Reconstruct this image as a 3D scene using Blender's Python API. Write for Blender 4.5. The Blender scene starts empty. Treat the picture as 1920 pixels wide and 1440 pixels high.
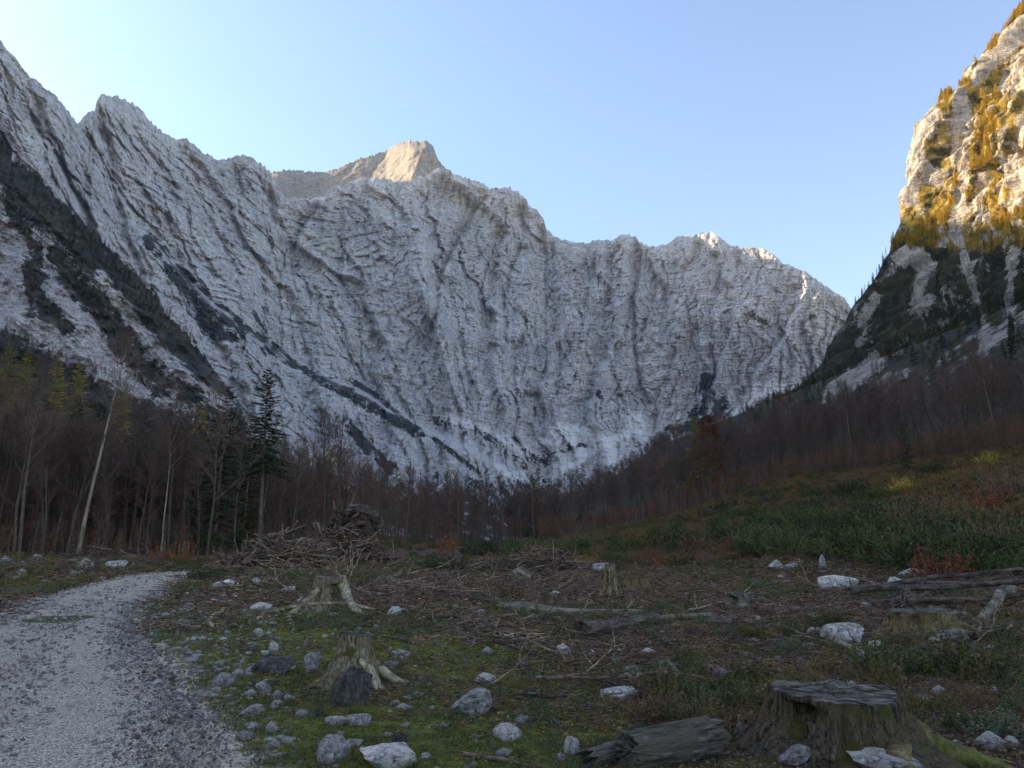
import bpy, math, random
import numpy as np
from mathutils import Vector
R_ = math.radians
random.seed(7); rng = np.random.default_rng(7)
scene = bpy.context.scene
col = scene.collection

# ------------------------------------------------------------------ camera
EYE, FOC, PITCH = 1.6, 1423.0, R_(11.9)
CP, SP = math.cos(PITCH), math.sin(PITCH)
cam_d = bpy.data.cameras.new('camera'); cam = bpy.data.objects.new('camera', cam_d); col.objects.link(cam)
cam.location = (0, 0, EYE); cam.rotation_euler = (math.pi/2 + PITCH, 0, 0)
cam_d.sensor_width = 36; cam_d.lens = FOC/1920*36; cam_d.clip_start = 0.1; cam_d.clip_end = 20000
scene.camera = cam

def ray(px, py):
    a = np.asarray(px, float) - 960; b = 720 - np.asarray(py, float)
    return a, FOC*CP - b*SP, FOC*SP + b*CP
def azel(px, py):
    x, y, z = ray(px, py)
    return np.degrees(np.arctan2(x, y)), np.degrees(np.arctan2(z, np.hypot(x, y)))
def project(x, y, z):
    z = z - EYE
    d = y*CP + z*SP; u = -y*SP + z*CP
    d = np.where(d < 1e-3, 1e-3, d)
    return 960 + FOC*x/d, 720 - FOC*u/d

# ------------------------------------------------------------------ noise
def _hash(ix, iy, iz, seed):
    h = (ix*374761393 + iy*668265263 + iz*2147483647 + seed*974711) & 0xffffffff
    h = ((h ^ (h >> 13))*1274126177) & 0xffffffff
    h = ((h ^ (h >> 16))*2246822519) & 0xffffffff
    return ((h ^ (h >> 15)) & 0xffffff).astype(np.float32)/8388607.5 - 1
def vn(x, y, z=None, seed=0):
    x = np.asarray(x, np.float64); y = np.asarray(y, np.float64)
    ix = np.floor(x).astype(np.int64); iy = np.floor(y).astype(np.int64)
    fx = (x-ix).astype(np.float32); fy = (y-iy).astype(np.float32)
    fx = fx*fx*fx*(fx*(fx*6-15)+10); fy = fy*fy*fy*(fy*(fy*6-15)+10)
    def lay(iz):
        a = _hash(ix, iy, iz, seed); b = _hash(ix+1, iy, iz, seed)
        c = _hash(ix, iy+1, iz, seed); d = _hash(ix+1, iy+1, iz, seed)
        a = a+(b-a)*fx; c = c+(d-c)*fx
        return a+(c-a)*fy
    if z is None: return lay(0)
    z = np.asarray(z, np.float64); iz = np.floor(z).astype(np.int64); fz = (z-iz).astype(np.float32)
    fz = fz*fz*fz*(fz*(fz*6-15)+10)
    a = lay(iz); b = lay(iz+1)
    return a+(b-a)*fz
def fbm(x, y, z=None, o=4, seed=0, g=.5):
    s = 0; a = 1; t = 0
    for i in range(o):
        f = 2.03**i
        s = s + a*vn(x*f+i*7.3, y*f+i*3.1, None if z is None else z*f, seed+i*13); t += a; a *= g
    return s/t
def ridged(x, y, z=None, o=3, seed=0, g=.5):
    s = 0; a = 1; t = 0
    for i in range(o):
        f = 2.07**i
        s = s + a*(1-2*np.abs(vn(x*f+i*5.3, y*f+i*9.1, None if z is None else z*f, seed+i*17))); t += a; a *= g
    return s/t
def sstep(a, b, x):
    t = np.clip((x-a)/(b-a), 0, 1); return t*t*(3-2*t)

def saw(u, v, seed=0, edge=.10, p=1.3):
    """broken steps: a slow retreat ending in an abrupt face, of random depth per step"""
    u = u+.55*vn(u*.45+3, v, seed=seed); i = np.floor(u); f = u-i
    a = .25+.75*(.5+.5*vn(i*7.31+.5, v*.8+i*1.7, seed=seed+1))
    return a*np.where(f < 1-edge, (f/(1-edge))**p, 1-(f-1+edge)/edge)

# ------------------------------------------------------------------ object helpers
def tag(o, label=None, cat=None, group=None, kind=None):
    if label: o['label'] = label
    if cat: o['category'] = cat
    if group: o['group'] = group
    if kind: o['kind'] = kind
    return o
def np_mesh(name, V, F, mats=None, smooth=True, attrs=None, midx=None):
    """V (n,3); F (m,k) quads or tris"""
    me = bpy.data.meshes.new(name)
    V = np.asarray(V, np.float32); F = np.asarray(F, np.int32)
    m, k = F.shape
    me.vertices.add(len(V)); me.vertices.foreach_set('co', V.ravel())
    me.loops.add(m*k); me.loops.foreach_set('vertex_index', F.ravel())
    me.polygons.add(m); me.polygons.foreach_set('loop_start', np.arange(0, m*k, k, dtype=np.int32))
    try: me.polygons.foreach_set('loop_total', np.full(m, k, np.int32))
    except Exception: pass
    me.polygons.foreach_set('use_smooth', np.full(m, smooth, bool))
    for mt in (mats or []): me.materials.append(mt)
    if midx is not None: me.polygons.foreach_set('material_index', np.asarray(midx, np.int32))
    for n, a in (attrs or {}).items():
        at = me.attributes.new(n, 'FLOAT', 'POINT'); at.data.foreach_set('value', np.asarray(a, np.float32).ravel())
    me.update(calc_edges=True); me.validate(verbose=False)
    return me
def link(name, me, parent=None, loc=None, rot=None, scale=None):
    o = bpy.data.objects.new(name, me); col.objects.link(o)
    if parent is not None: o.parent = parent
    if loc is not None: o.location = loc
    if rot is not None: o.rotation_euler = rot
    if scale is not None: o.scale = scale if hasattr(scale, '__len__') else (scale,)*3
    return o
def empty(name, loc, rz=0, s=1.0):
    o = bpy.data.objects.new(name, None); col.objects.link(o); o.location = loc; o.rotation_euler = (0, 0, rz)
    o.scale = s if hasattr(s, '__len__') else (s, s, s); o.empty_display_size = .2
    return o
def grid_faces(nr, nc, wrap=False):
    i = np.arange(nr-1)[:, None]*nc
    if wrap: j = np.arange(nc); j2 = (j+1) % nc
    else: j = np.arange(nc-1); j2 = j+1
    return np.stack([i+j, i+j2, i+nc+j2, i+nc+j], -1).reshape(-1, 4)

class MB:
    """collects triangles / quads (as quads with repeated vertex avoided: stored separately)"""
    def __init__(s): s.V = []; s.T = []; s.n = 0; s.M = []
    def add(s, V, F, m=0):
        V = np.asarray(V, float); F = np.asarray(F, int)
        if F.shape[1] == 4: F = np.concatenate([F[:, [0, 1, 2]], F[:, [0, 2, 3]]])
        s.V.append(V); s.T.append(F+s.n); s.M.append(np.full(len(F), m)); s.n += len(V)
    def tube(s, P, r, k=6, m=0, cap=True, rough=0, seed=0):
        P = np.asarray(P, float); n = len(P); r = np.broadcast_to(np.asarray(r, float), (n,))
        T = np.gradient(P, axis=0); T /= np.linalg.norm(T, axis=1)[:, None]+1e-9
        up = np.array([0, 0, 1.]) if abs(T[0, 2]) < .9 else np.array([1., 0, 0])
        A = np.cross(T, up); A /= np.linalg.norm(A, axis=1)[:, None]+1e-9
        B = np.cross(T, A)
        th = np.arange(k)*2*math.pi/k
        rr = np.ones((n, k))
        if rough:
            rr = 1+rough*vn(np.cos(th)[None, :]*1.7+seed, np.sin(th)[None, :]*1.7+np.arange(n)[:, None]*.5, seed=seed)
        V = P[:, None, :] + (A[:, None, :]*np.cos(th)[None, :, None]+B[:, None, :]*np.sin(th)[None, :, None])*(r[:, None]*rr)[:, :, None]
        V = V.reshape(-1, 3); F = grid_faces(n, k, True); s.add(V, F, m)
        if cap and k > 2:
            for e, base in ((0, 0), (1, (n-1)*k)):
                c = P[0] if e == 0 else P[-1]
                W = np.vstack([V[base:base+k], c]); f = [(j, (j+1) % k, k) for j in range(k)]
                s.add(W, f, m)
    def mesh(s, name, mats, smooth=True, attrs=None):
        return np_mesh(name, np.concatenate(s.V), np.concatenate(s.T), mats, smooth, attrs, np.concatenate(s.M))

# ------------------------------------------------------------------ materials
def nodes(name):
    m = bpy.data.materials.new(name); m.use_nodes = True; nt = m.node_tree; nt.nodes.clear()
    out = nt.nodes.new('ShaderNodeOutputMaterial'); b = nt.nodes.new('ShaderNodeBsdfPrincipled')
    nt.links.new(b.outputs[0], out.inputs[0]); b.inputs['Roughness'].default_value = .85
    b.inputs['Specular IOR Level'].default_value = .25
    return m, nt, b
class NT:
    def __init__(s, name, tint=(1.80, 1.58, 1.30)): s.m, s.nt, s.b = nodes(name); s.L = s.nt.links.new; s.co = None; s.tint = tint
    def n(s, t, **k):
        x = s.nt.nodes.new(t)
        for a, v in k.items(): setattr(x, a, v)
        return x
    def coord(s, scale=(1, 1, 1), rot=(0, 0, 0)):
        if s.co is None: s.co = s.n('ShaderNodeTexCoord')
        mp = s.n('ShaderNodeMapping'); mp.inputs['Scale'].default_value = scale; mp.inputs['Rotation'].default_value = rot
        s.L(s.co.outputs['Object'], mp.inputs[0]); return mp.outputs[0]
    def noise(s, vec, scale, detail=4, rough=.55, dist=0):
        x = s.n('ShaderNodeTexNoise'); s.L(vec, x.inputs['Vector']); x.inputs['Scale'].default_value = scale
        x.inputs['Detail'].default_value = detail; x.inputs['Roughness'].default_value = rough; x.inputs['Distortion'].default_value = dist
        return x.outputs['Fac']
    def vor(s, vec, scale, feature='F1'):
        x = s.n('ShaderNodeTexVoronoi', feature=feature); s.L(vec, x.inputs['Vector']); x.inputs['Scale'].default_value = scale
        return x.outputs['Distance'] if feature != 'F1' else x.outputs['Distance'], x.outputs.get('Color')
    def ramp(s, fac, stops):
        x = s.n('ShaderNodeValToRGB'); s.L(fac, x.inputs[0]); e = x.color_ramp.elements
        while len(e) < len(stops): e.new(.5)
        for i, (p, c) in enumerate(stops):
            e[i].position = p; e[i].color = (c, c, c, 1) if not hasattr(c, '__len__') else (*c, 1)
        return x.outputs[0]
    def mix(s, fac, a, b, mode='MIX'):
        x = s.n('ShaderNodeMix', data_type='RGBA', blend_type=mode); x.clamp_factor = True
        for v, i in ((fac, 0), (a, 6), (b, 7)):
            if isinstance(v, (int, float)): x.inputs[i].default_value = v if i == 0 else (v, v, v, 1)
            elif isinstance(v, tuple): x.inputs[i].default_value = (*v, 1)
            else: s.L(v, x.inputs[i])
        return x.outputs[2]
    def math(s, op, a, b=0., c=None):
        x = s.n('ShaderNodeMath', operation=op)
        for i, v in enumerate((a, b) if c is None else (a, b, c)):
            if isinstance(v, (int, float)): x.inputs[i].default_value = v
            else: s.L(v, x.inputs[i])
        return x.outputs[0]
    def attr(s, name):
        x = s.n('ShaderNodeAttribute'); x.attribute_name = name; return x.outputs['Fac']
    def rnd(s): return s.n('ShaderNodeObjectInfo').outputs['Random']
    def bump(s, h, dist, strength=1.0, prev=None):
        x = s.n('ShaderNodeBump'); x.inputs['Distance'].default_value = dist; x.inputs['Strength'].default_value = strength
        s.L(h, x.inputs['Height'])
        if prev is not None: s.L(prev, x.inputs['Normal'])
        s.L(x.outputs[0], s.b.inputs['Normal']); return x.outputs[0]
    def color(s, c):
        if isinstance(c, tuple): s.b.inputs['Base Color'].default_value = (*c, 1)
        else: s.L(s.mix(1.0, c, s.tint, 'MULTIPLY'), s.b.inputs['Base Color'])
        return s.m
    def clampmix(s, fac, lo, hi):   # smoothstep map
        x = s.n('ShaderNodeMapRange', interpolation_type='SMOOTHSTEP'); s.L(fac, x.inputs[0])
        x.inputs[1].default_value = lo; x.inputs[2].default_value = hi; return x.outputs[0]

def rock_wall_material(name, base_lo, base_hi, vegcol, vegcol2, tilt=0.0, warm=(.36, .29, .20), S=1.0):
    t = NT(name, (1.07, 1.0, .93))
    c = t.coord((1, 1, 1), (0, tilt, 0))
    cs = t.coord((.55*S, .55*S, 1.9*S), (0, tilt, 0)); cv = t.coord((1.7*S, 1.7*S, .5*S), (0, tilt*.6, 0))
    n1 = t.noise(cs, .045, 7, .68, .6); n2 = t.noise(cv, .035, 6, .65, .5); n3 = t.noise(c, .004, 4, .6)
    n4 = t.noise(c, .09, 5, .7)
    k = t.math('ADD', t.math('MULTIPLY', n1, .5), t.math('MULTIPLY', n2, .5))
    br = t.ramp(k, [(.36, base_lo), (.47, tuple((a*.35+b*.65) for a, b in zip(base_lo, base_hi))), (.56, base_hi)])
    br = t.mix(t.clampmix(n3, .40, .62), br, t.mix(1.0, br, (.86, .86, .88), 'MULTIPLY'))
    wm = t.math('MULTIPLY', t.clampmix(t.noise(c, .011, 3, .6, 1.0), .56, .70), .5)
    br = t.mix(wm, br, warm)
    fine = t.ramp(n4, [(.36, .42), (.52, 1.0)])
    br = t.mix(.6, br, fine, 'MULTIPLY')
    for sc_, vec, w_ in ((.016, cv, .016), (.030, cs, .020), (.022, c, .010)):
        ln = t.math('ABSOLUTE', t.math('SUBTRACT', t.noise(vec, sc_, 6, .62, 1.2), .5))
        br = t.mix(t.math('SUBTRACT', 1.0, t.clampmix(ln, 0.0, w_)), br, t.mix(1.0, br, (.42, .41, .42), 'MULTIPLY'))
    br = t.mix(t.math('MULTIPLY', t.attr('crack_or_shade'), .75), br, tuple(.30*v for v in base_lo))
    scree = t.ramp(t.noise(c, .15, 3), [(.3, (.74, .72, .70)), (.7, (.88, .86, .84))])
    br = t.mix(t.attr('scree'), br, scree)
    vn_ = t.math('ADD', t.attr('veg'), t.math('MULTIPLY', t.math('SUBTRACT', t.noise(t.coord((1, 1, .6)), .03*S, 8, .78), .5), 3.5))
    vm = t.clampmix(vn_, .43, .60)
    vc = t.mix(t.clampmix(t.noise(c, .02, 3), .42, .6), vegcol, vegcol2)
    vc = t.mix(.6, vc, t.ramp(t.noise(c, .16, 4, .7), [(.35, .4), (.65, 1.5)]), 'MULTIPLY')
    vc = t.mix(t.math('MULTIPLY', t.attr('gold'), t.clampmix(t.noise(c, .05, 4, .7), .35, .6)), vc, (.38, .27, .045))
    t.color(t.mix(vm, br, vc))
    t.bump(t.math('ADD', t.math('MULTIPLY', n1, 1.0), t.math('ADD', t.math('MULTIPLY', n2, 1.0), t.math('MULTIPLY', n4, .35))), 9*1.0/S, .8)
    return t.m

# ------------------------------------------------------------------ light
SUN_AZ, SUN_EL = -70.0, 24.0          # degrees from the view direction, negative = left
w = bpy.data.worlds.new('World'); scene.world = w; w.use_nodes = True
sky = w.node_tree.nodes.new('ShaderNodeTexSky'); sky.sky_type = 'NISHITA'; sky.sun_disc = False
sky.sun_elevation = R_(SUN_EL); sky.sun_rotation = R_(SUN_AZ); sky.altitude = 900; sky.air_density = 1.0; sky.dust_density = 1.4; sky.ozone_density = 2.2
bg = w.node_tree.nodes['Background']; w.node_tree.links.new(sky.outputs[0], bg.inputs[0]); bg.inputs[1].default_value = .15
sd = bpy.data.lights.new('sun', 'SUN'); sd.energy = 5.0; sd.angle = R_(.5); sd.color = (1, .82, .55)
sun = bpy.data.objects.new('sun', sd); col.objects.link(sun)
sv = Vector((math.sin(R_(SUN_AZ))*math.cos(R_(SUN_EL)), math.cos(R_(SUN_AZ))*math.cos(R_(SUN_EL)), math.sin(R_(SUN_EL))))
sun.rotation_euler = sv.to_track_quat('Z', 'Y').to_euler()
vs = scene.view_settings; scene.display_settings.display_device = 'sRGB'; vs.view_transform = 'Standard'; vs.look = 'None'; vs.gamma = 1; vs.exposure = 1.36
scene.cycles.max_bounces = 4; scene.cycles.diffuse_bounces = 3; scene.cycles.glossy_bounces = 1; scene.cycles.transparent_max_bounces = 4
scene.cycles.use_denoising = True; scene.cycles.use_adaptive_sampling = True
scene.cycles.caustics_reflective = False; scene.cycles.caustics_refractive = False

# ------------------------------------------------------------------ strokes given as photo polylines, used to lay out gullies and growth on the far walls
def stroke(px, py, pts, w, soft=1.0):
    """1 on the line, falling to 0 at distance w (pixels of the photograph)"""
    out = np.zeros_like(px)
    x0 = min(p[0] for p in pts)-w*1.5; x1 = max(p[0] for p in pts)+w*1.5; y0 = min(p[1] for p in pts)-w*1.5; y1 = max(p[1] for p in pts)+w*1.5
    sel = (px > x0) & (px < x1) & (py > y0) & (py < y1)
    if not sel.any(): return out
    X = px[sel]; Y = py[sel]; best = np.full(X.shape, 1e9)
    for (ax, ay), (bx, by) in zip(pts[:-1], pts[1:]):
        dx, dy = bx-ax, by-ay; t = np.clip(((X-ax)*dx+(Y-ay)*dy)/(dx*dx+dy*dy+1e-6), 0, 1)
        best = np.minimum(best, np.hypot(X-ax-t*dx, Y-ay-t*dy))
    out[sel] = np.clip(1-best/w, 0, 1)**soft
    return out

# ------------------------------------------------------------------ the great rock wall
RIDGE = [(-60,20),(0,75),(10,88),(35,115),(55,145),(72,152),(85,165),(110,185),(125,205),(145,233),(150,228),(155,218),(178,205),(180,188),(190,178),(205,180),(215,178),(240,190),(262,200),(272,212),(280,225),(300,243),(318,257),(330,260),(345,260),(365,270),(385,288),(407,298),(430,296),(445,291),(462,290),(480,300),(495,312),(508,324),(517,348),(535,368),(570,374),(605,369),(625,351),(660,339),(700,332),(745,341),(770,337),(800,328),(828,312),(845,322),(860,330),(875,333),(890,337),(905,342),(918,355),(940,352),(955,351),(970,360),(985,370),(992,385),(1010,397),(1020,410),(1025,430),(1040,443),(1060,451),(1080,453),(1105,458),(1110,449),(1130,450),(1150,450),(1155,445),(1160,440),(1175,440),(1190,443),(1198,452),(1215,460),(1232,463),(1238,460),(1255,455),(1265,445),(1280,440),(1298,443),(1315,437),(1335,435),(1350,445),(1360,455),(1375,462),(1395,465),(1430,466),(1445,475),(1465,490),(1490,505),(1508,507),(1525,520),(1545,535),(1570,550),(1583,560),(1600,580),(1700,640),(1900,640),(2100,600)]
ra, re = azel(*np.array(RIDGE, float).T)
ra = np.concatenate([[-150, -120, -95, -75, -60, -48, -42], ra]); re = np.concatenate([[12, 22, 27, 29, 30.3, 30.8, 31], re])
LEDGE = np.array([(200,380),(300,460),(350,520),(400,572),(450,612),(500,640),(560,690),(600,702),(650,722),(700,745),(760,780),(820,810),(900,850),(1000,900)], float)

def big_wall():
    azs = np.concatenate([np.linspace(-150, -39, 130)[:-1], np.linspace(-39, 27, 1450), np.linspace(27, 40, 50)[1:]])
    nr = 640; t = np.linspace(0, 1, nr)[:, None]
    er = np.interp(azs, ra, re)
    # small teeth on the skyline
    teeth = fbm(azs*6, azs*0+3.1, o=3, seed=5)*.17*np.interp(azs, [-39, -30], [.5, 1])
    ef = np.full_like(er, -1.0)
    el = ef + (er-ef)*t**.92 + teeth*sstep(.93, 1.0, t)
    az = np.broadcast_to(azs, el.shape)
    A = [-150, -60, -37, -33.2, -29, -14, 0, 12, 24, 40]
    Rf = np.interp(azs, A, [900, 900, 900, 950, 1000, 1300, 1750, 1900, 1700, 1500])
    Rr = np.interp(azs, A, [2100, 2100, 2200, 2300, 2800, 3200, 3250, 3150, 2900, 2700])
    def pos(R, e): return R*np.sin(np.radians(az)), R*np.cos(np.radians(az)), EYE+R*np.tan(np.radians(e))
    kw = 61; ers = np.convolve(np.pad(er, kw//2, 'edge'), np.hanning(kw+2)[1:-1]/np.hanning(kw+2).sum(), 'valid')
    te = np.clip((el-ef)/(ers-ef), 0, 1.25); g = te**.72
    R = Rf + (Rr-Rf)*g
    x, y, z = pos(R, el); px, py = project(x, y, z)
    # ledge: the slope below the diagonal growth line stands out in front
    yl = np.interp(px, LEDGE[:, 0], LEDGE[:, 1]); below = sstep(-6, 14, py-yl)*sstep(1000, 860, px)*sstep(150, 330, px)
    R = R - 130*below
    lat = np.radians(az)*2600
    k = np.interp(azs, [-40, -25, -14, -4, 3, 12, 25], [.42, .40, .26, .14, .04, -.06, -.12])   # lean of the gullies
    zz = z + 60*fbm(lat/260, z/260, o=3, seed=2)
    s = lat + k*z + 55*fbm(lat/300, z/500, o=3, seed=9)
    face = sstep(.03, .2, t)*1.0
    mid = np.interp(azs, [-40, -16, -8, 20], [.55, .75, 1.0, .8])
    d = 0
    gu = lambda v, p=1.4: np.clip(v*.5+.5, 0, 1)**p
    s2 = s+22*fbm(lat/90, z/110, o=3, seed=12)
    d = d - 95*mid*ridged(s/360, z/1500, o=1, seed=11)
    mk = sstep(-.12, .12, vn(lat/170, z/210, seed=15)+.4*vn(lat/60, z/60, seed=16)); mk2 = sstep(-.35, .35, vn(lat/75, z/85, seed=17)); cen = np.interp(azs, [-15, -7], [0, 1])[None, :]; mk = np.maximum(mk, .85*cen); mk3 = sstep(-.4, .3, vn(lat/120, z/60, seed=18))
    sb = lat+(k*.25-.12)*z+30*fbm(lat/120, z/120, o=3, seed=19)+60*vn(lat/300, z/260, seed=20)
    j1 = 9*fbm(lat/26, z/26, o=3, seed=45); j2 = 3.5*fbm(lat/9, z/9, o=2, seed=46)
    d = d + 60*mid*gu(ridged(s2/230, z/900, o=1, seed=21), 2.4)
    d = d + 125*mid*saw((s2+j1)/175, z/420, 121)
    d = d + 62*mid*(mk*saw((s2+j1+j2)/74, z/200, 123)+(1-mk)*saw((sb+j1+j2)/66, z/180, 125))
    lf = np.interp(azs, [-18, -10], [.6, 1])[None, :]; j1 = j1+(1-lf)*30*fbm(lat/55, z/55, o=3, seed=47)
    d = d + (1-lf)*55*fbm(lat/60, z/50, o=5, seed=48, g=.62)
    d = d + 30*lf*(mk2*saw((s2+j1+j2)/31, z/90, 127, .14)+(1-mk2)*saw(-(sb+j1+j2)/35, z/90, 129, .14))
    d = d + 12*lf*saw((s2*.5+sb*.5+j2)/13, z/40, 131, .2)
    d = d + 26*mk2*saw((lat+(.95-.5*cen)*z+j1+j2)/85, z/120, 133)
    d = d + 26*(1-mk2)*saw((z+lat*np.interp(azs, [-40, -10, 15], [.15, .05, -.12])+j1+j2+14*vn(lat/60, z/60, seed=14))/48, lat/120, 135, .2)*(1-.75*cen)
    d = d + 8*saw((z+lat*.12+j2+10*vn(lat/50, z/50, seed=36))/15, lat/50, 137, .25)
    d = d + 8*fbm(lat/24, zz/30, o=5, seed=41, g=.7)
    # bedding: thin ledges
    bed = zz/26 + 1.6*fbm(lat/420, z/300, o=3, seed=52) + lat*np.interp(azs, [-40, -16, 0, 14, 27], [-.016, -.012, -.002, .000, .006]) + 1.1*fbm(lat/130, z/70, o=4, seed=51)
    fr = bed-np.floor(bed); stepf = sstep(.0, .75, fr)-fr
    d = d + 6*stepf*(.4+.6*sstep(-.3, .4, vn(lat/120, z/90, seed=55)))
    bed2 = bed*3.1; fr = bed2-np.floor(bed2); d = d + 5*(sstep(0, .7, fr)-fr)+3*fbm(lat/19, zz/22, o=4, seed=43, g=.7)-3*ridged((lat+.9*z)/30, (z-.3*lat)/44, o=3, seed=44, g=.65)
    crack_or_shade = np.zeros_like(px)
    wob = 11*fbm(px/30, py/30, o=5, seed=77, g=.6); brk = np.clip(.55+1.3*(.5+vn(px/16, py/26, seed=70)), 0, 1.3)
    for pts, w, dep in GULLIES:
        P_ = np.array(pts, float); o_ = np.argsort(P_[:, 1]); P_ = P_[o_]; sd_ = px+wob*.8-np.interp(py, P_[:, 1], P_[:, 0])
        fade = sstep(P_[0, 1]-12, P_[0, 1]+14, py)*sstep(P_[-1, 1]+25, P_[-1, 1]-12, py)
        q = np.where(sd_ > 0, np.clip(1-sd_/(w*.35), 0, 1), np.clip(1+sd_/(w*2.3), 0, 1)**1.6); d = d + .65*dep*q*fade
        crack_or_shade = np.maximum(crack_or_shade, np.clip(stroke(px+wob, py, pts, w*.42), 0, 1)*.0*brk)
    for pts, w, dep in BUTTS:
        d = d - dep*stroke(px+wob, py, pts, w, .9)
    # dark slits scattered over the face
    sl = sstep(.66, .92, ridged(s/60+3, z/330, o=2, seed=91))*sstep(.05, .5, vn(lat/170, z/170, seed=92))
    d = d+9*sl; crack_or_shade = np.maximum(crack_or_shade, sl*.22)
    sl2 = sstep(.72, .95, ridged(lat/150, (zz-lat*.1)/26, o=2, seed=95))*sstep(.1, .5, vn(lat/120, z/90, seed=96))
    d = d+5*sl2; crack_or_shade = np.maximum(crack_or_shade, sl2*.4)
    edge = 1-.75*sstep(.93, 1.0, t)
    dd = d*face*edge
    R = R+dd
    x, y, z = pos(R, el); px, py = project(x, y, z)
    veg = np.zeros_like(px)
    for pts, w, v in VEG: veg = np.maximum(veg, .80*v*np.clip(stroke(px+wob*1.3, py+wob*1.2, pts, w*.95)*1.6, 0, 1)*(.92+.4*vn(px/14, py/14, seed=140)))
    lowl = sstep(840, 960, py+.0*px)*.8
    veg = np.maximum(veg, lowl)
    veg = np.maximum(veg, .30*sstep(520, 300, px)*sstep(0, 120, py-np.interp(px, [0, 300, 600], [260, 520, 760])))
    scree = np.zeros_like(px)
    for pts, w in SCREE: scree = np.maximum(scree, np.clip(stroke(px+wob, py+wob, pts, w)*1.6, 0, 1))
    scree = np.maximum(scree, .35*sstep(760, 850, py)*(px > 700))
    # back of the massif
    rows = [(150, -1.2), (420, -3.0), (900, -7), (1600, -14)]
    X = [x]; Y = [y]; Z = [z]
    for dr, de in rows:
        Rb = R[-1:]+dr; zt = np.maximum(z[-1:]+Rb*0+dr*np.tan(np.radians(-16)), -20)
        a = np.radians(az[-1:]); X.append(Rb*np.sin(a)); Y.append(Rb*np.cos(a)); Z.append(zt)
    X = np.vstack(X); Y = np.vstack(Y); Z = np.vstack(Z); nb = len(rows)
    pad = lambda a: np.vstack([a, np.zeros((nb, a.shape[1]))])
    me = np_mesh('rock_wall', np.stack([X, Y, Z], -1).reshape(-1, 3), grid_faces(nr+nb, len(azs)),
                 [rock_wall_material('pale limestone', (.40, .38, .37), (.79, .75, .715), (.034, .034, .026), (.062, .052, .038), .12)], True,
                 {'veg': pad(veg), 'scree': pad(scree), 'crack_or_shade': pad(crack_or_shade)})
    tag(link('mountain', me), kind='structure')

GULLIES = [
 ([(920,358),(900,390),(880,415),(855,455),(835,495),(818,540),(813,607),(808,650)],13,95),
 ([(980,445),(963,497),(948,545),(946,592),(952,640)],10,70), ([(940,433),(915,490),(907,547),(915,600)],9,55),
 ([(647,457),(640,523),(660,555),(673,580),(676,640),(677,690)],9,45), ([(600,370),(585,400),(565,425),(553,447),(550,480),(557,510)],22,110),
 ([(1200,453),(1200,510),(1188,560),(1192,613),(1188,655),(1200,700),(1212,750)],12,95),
 ([(1102,457),(1104,515),(1097,587)],8,55), ([(1150,458),(1144,533),(1150,580)],7,40),
 ([(1463,580),(1464,640),(1463,730)],4,30), ([(1470,497),(1474,540)],7,35), ([(1047,550),(1050,650),(1055,700)],8,40),
 ([(745,345),(742,400),(740,450),(735,480)],10,45), ([(688,372),(692,398)],10,40),([(890,360),(875,400),(868,430)],7,35),
 ([(425,305),(428,325)],5,25),([(445,298),(440,325)],5,25),([(690,580),(720,640),(745,700)],9,35),
 ([(500,420),(510,470),(530,520)],9,40),([(350,330),(400,420),(450,500)],12,45),([(250,330),(330,430),(400,520)],12,40),
 ([(60,215),(110,300),(170,370)],12,50),([(150,235),(190,300),(240,380),(300,440)],13,60),([(1290,560),(1300,640),(1330,700)],12,40),
 ([(1385,600),(1390,690)],8,35),([(1240,480),(1255,520),(1260,560)],10,45),([(1000,560),(1005,640),(1015,700)],9,35),
 ([(850,640),(860,700),(880,760)],10,35),([(1130,640),(1150,700),(1175,760)],10,45),([(780,560),(790,640),(800,720)],9,30),
 ([(600,560),(640,640),(690,720)],9,35)]
BUTTS = [([(955,365),(925,430),(900,520),(890,640)],26,60), ([(1000,430),(985,520),(980,620),(1000,720)],22,50), ([(770,350),(790,450),(780,540)],26,45),
 ([(1175,455),(1170,560),(1160,640)],16,55), ([(1130,460),(1125,560)],12,35), ([(1330,450),(1290,560),(1250,660),(1240,740)],40,60), ([(620,380),(600,480),(620,560)],26,40),
 ([(1075,470),(1075,600),(1090,720)],18,35), ([(860,470),(850,560)],14,25), ([(215,190),(240,300),(330,420)],26,50),([(460,300),(480,380),(540,480)],24,40)]
VEG = [([(285,455),(320,505),(350,540),(375,590),(400,615)],26,1.0),([(330,500),(400,560),(450,605),(500,640),(560,688)],9,1.0),([(375,570),(400,620),(440,620),(400,590)],24,1.1),
 ([(500,652),(560,690),(620,720),(660,735)],10,1.1),([(590,705),(640,735),(690,762),(770,800)],17,1.15),([(660,715),(710,745),(760,790),(785,810)],9,1.0),
 ([(655,800),(680,830),(710,860),(735,885)],17,1.1),([(700,845),(740,880)],12,1.0),([(480,590),(500,620)],9,.8),([(500,580),(505,600)],7,.7),
 ([(800,810),(850,850),(900,890)],8,.9),([(895,808),(930,830),(960,860)],12,.85),([(965,825),(990,850)],9,.8),([(980,870),(1010,850),(1030,860)],18,.9),([(1040,850),(1080,842),(1110,838)],9,.8),
 ([(1330,710),(1325,745),(1300,775),(1290,800),(1350,780),(1345,750)],22,1.05),([(1325,712),(1335,716)],9,1.0),([(1230,845),(1250,815),(1290,800)],16,1.0),([(1165,740),(1200,745)],16,.55),
 ([(1120,735),(1150,760)],14,.5),([(450,640),(470,700),(520,760)],14,.55),([(560,760),(600,800)],14,.5),([(820,790),(900,820)],20,.6),([(0,250),(20,290)],14,1.0),([(1400,590),(1430,600)],9,.7),([(1500,600),(1530,590)],8,.7)]
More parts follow.
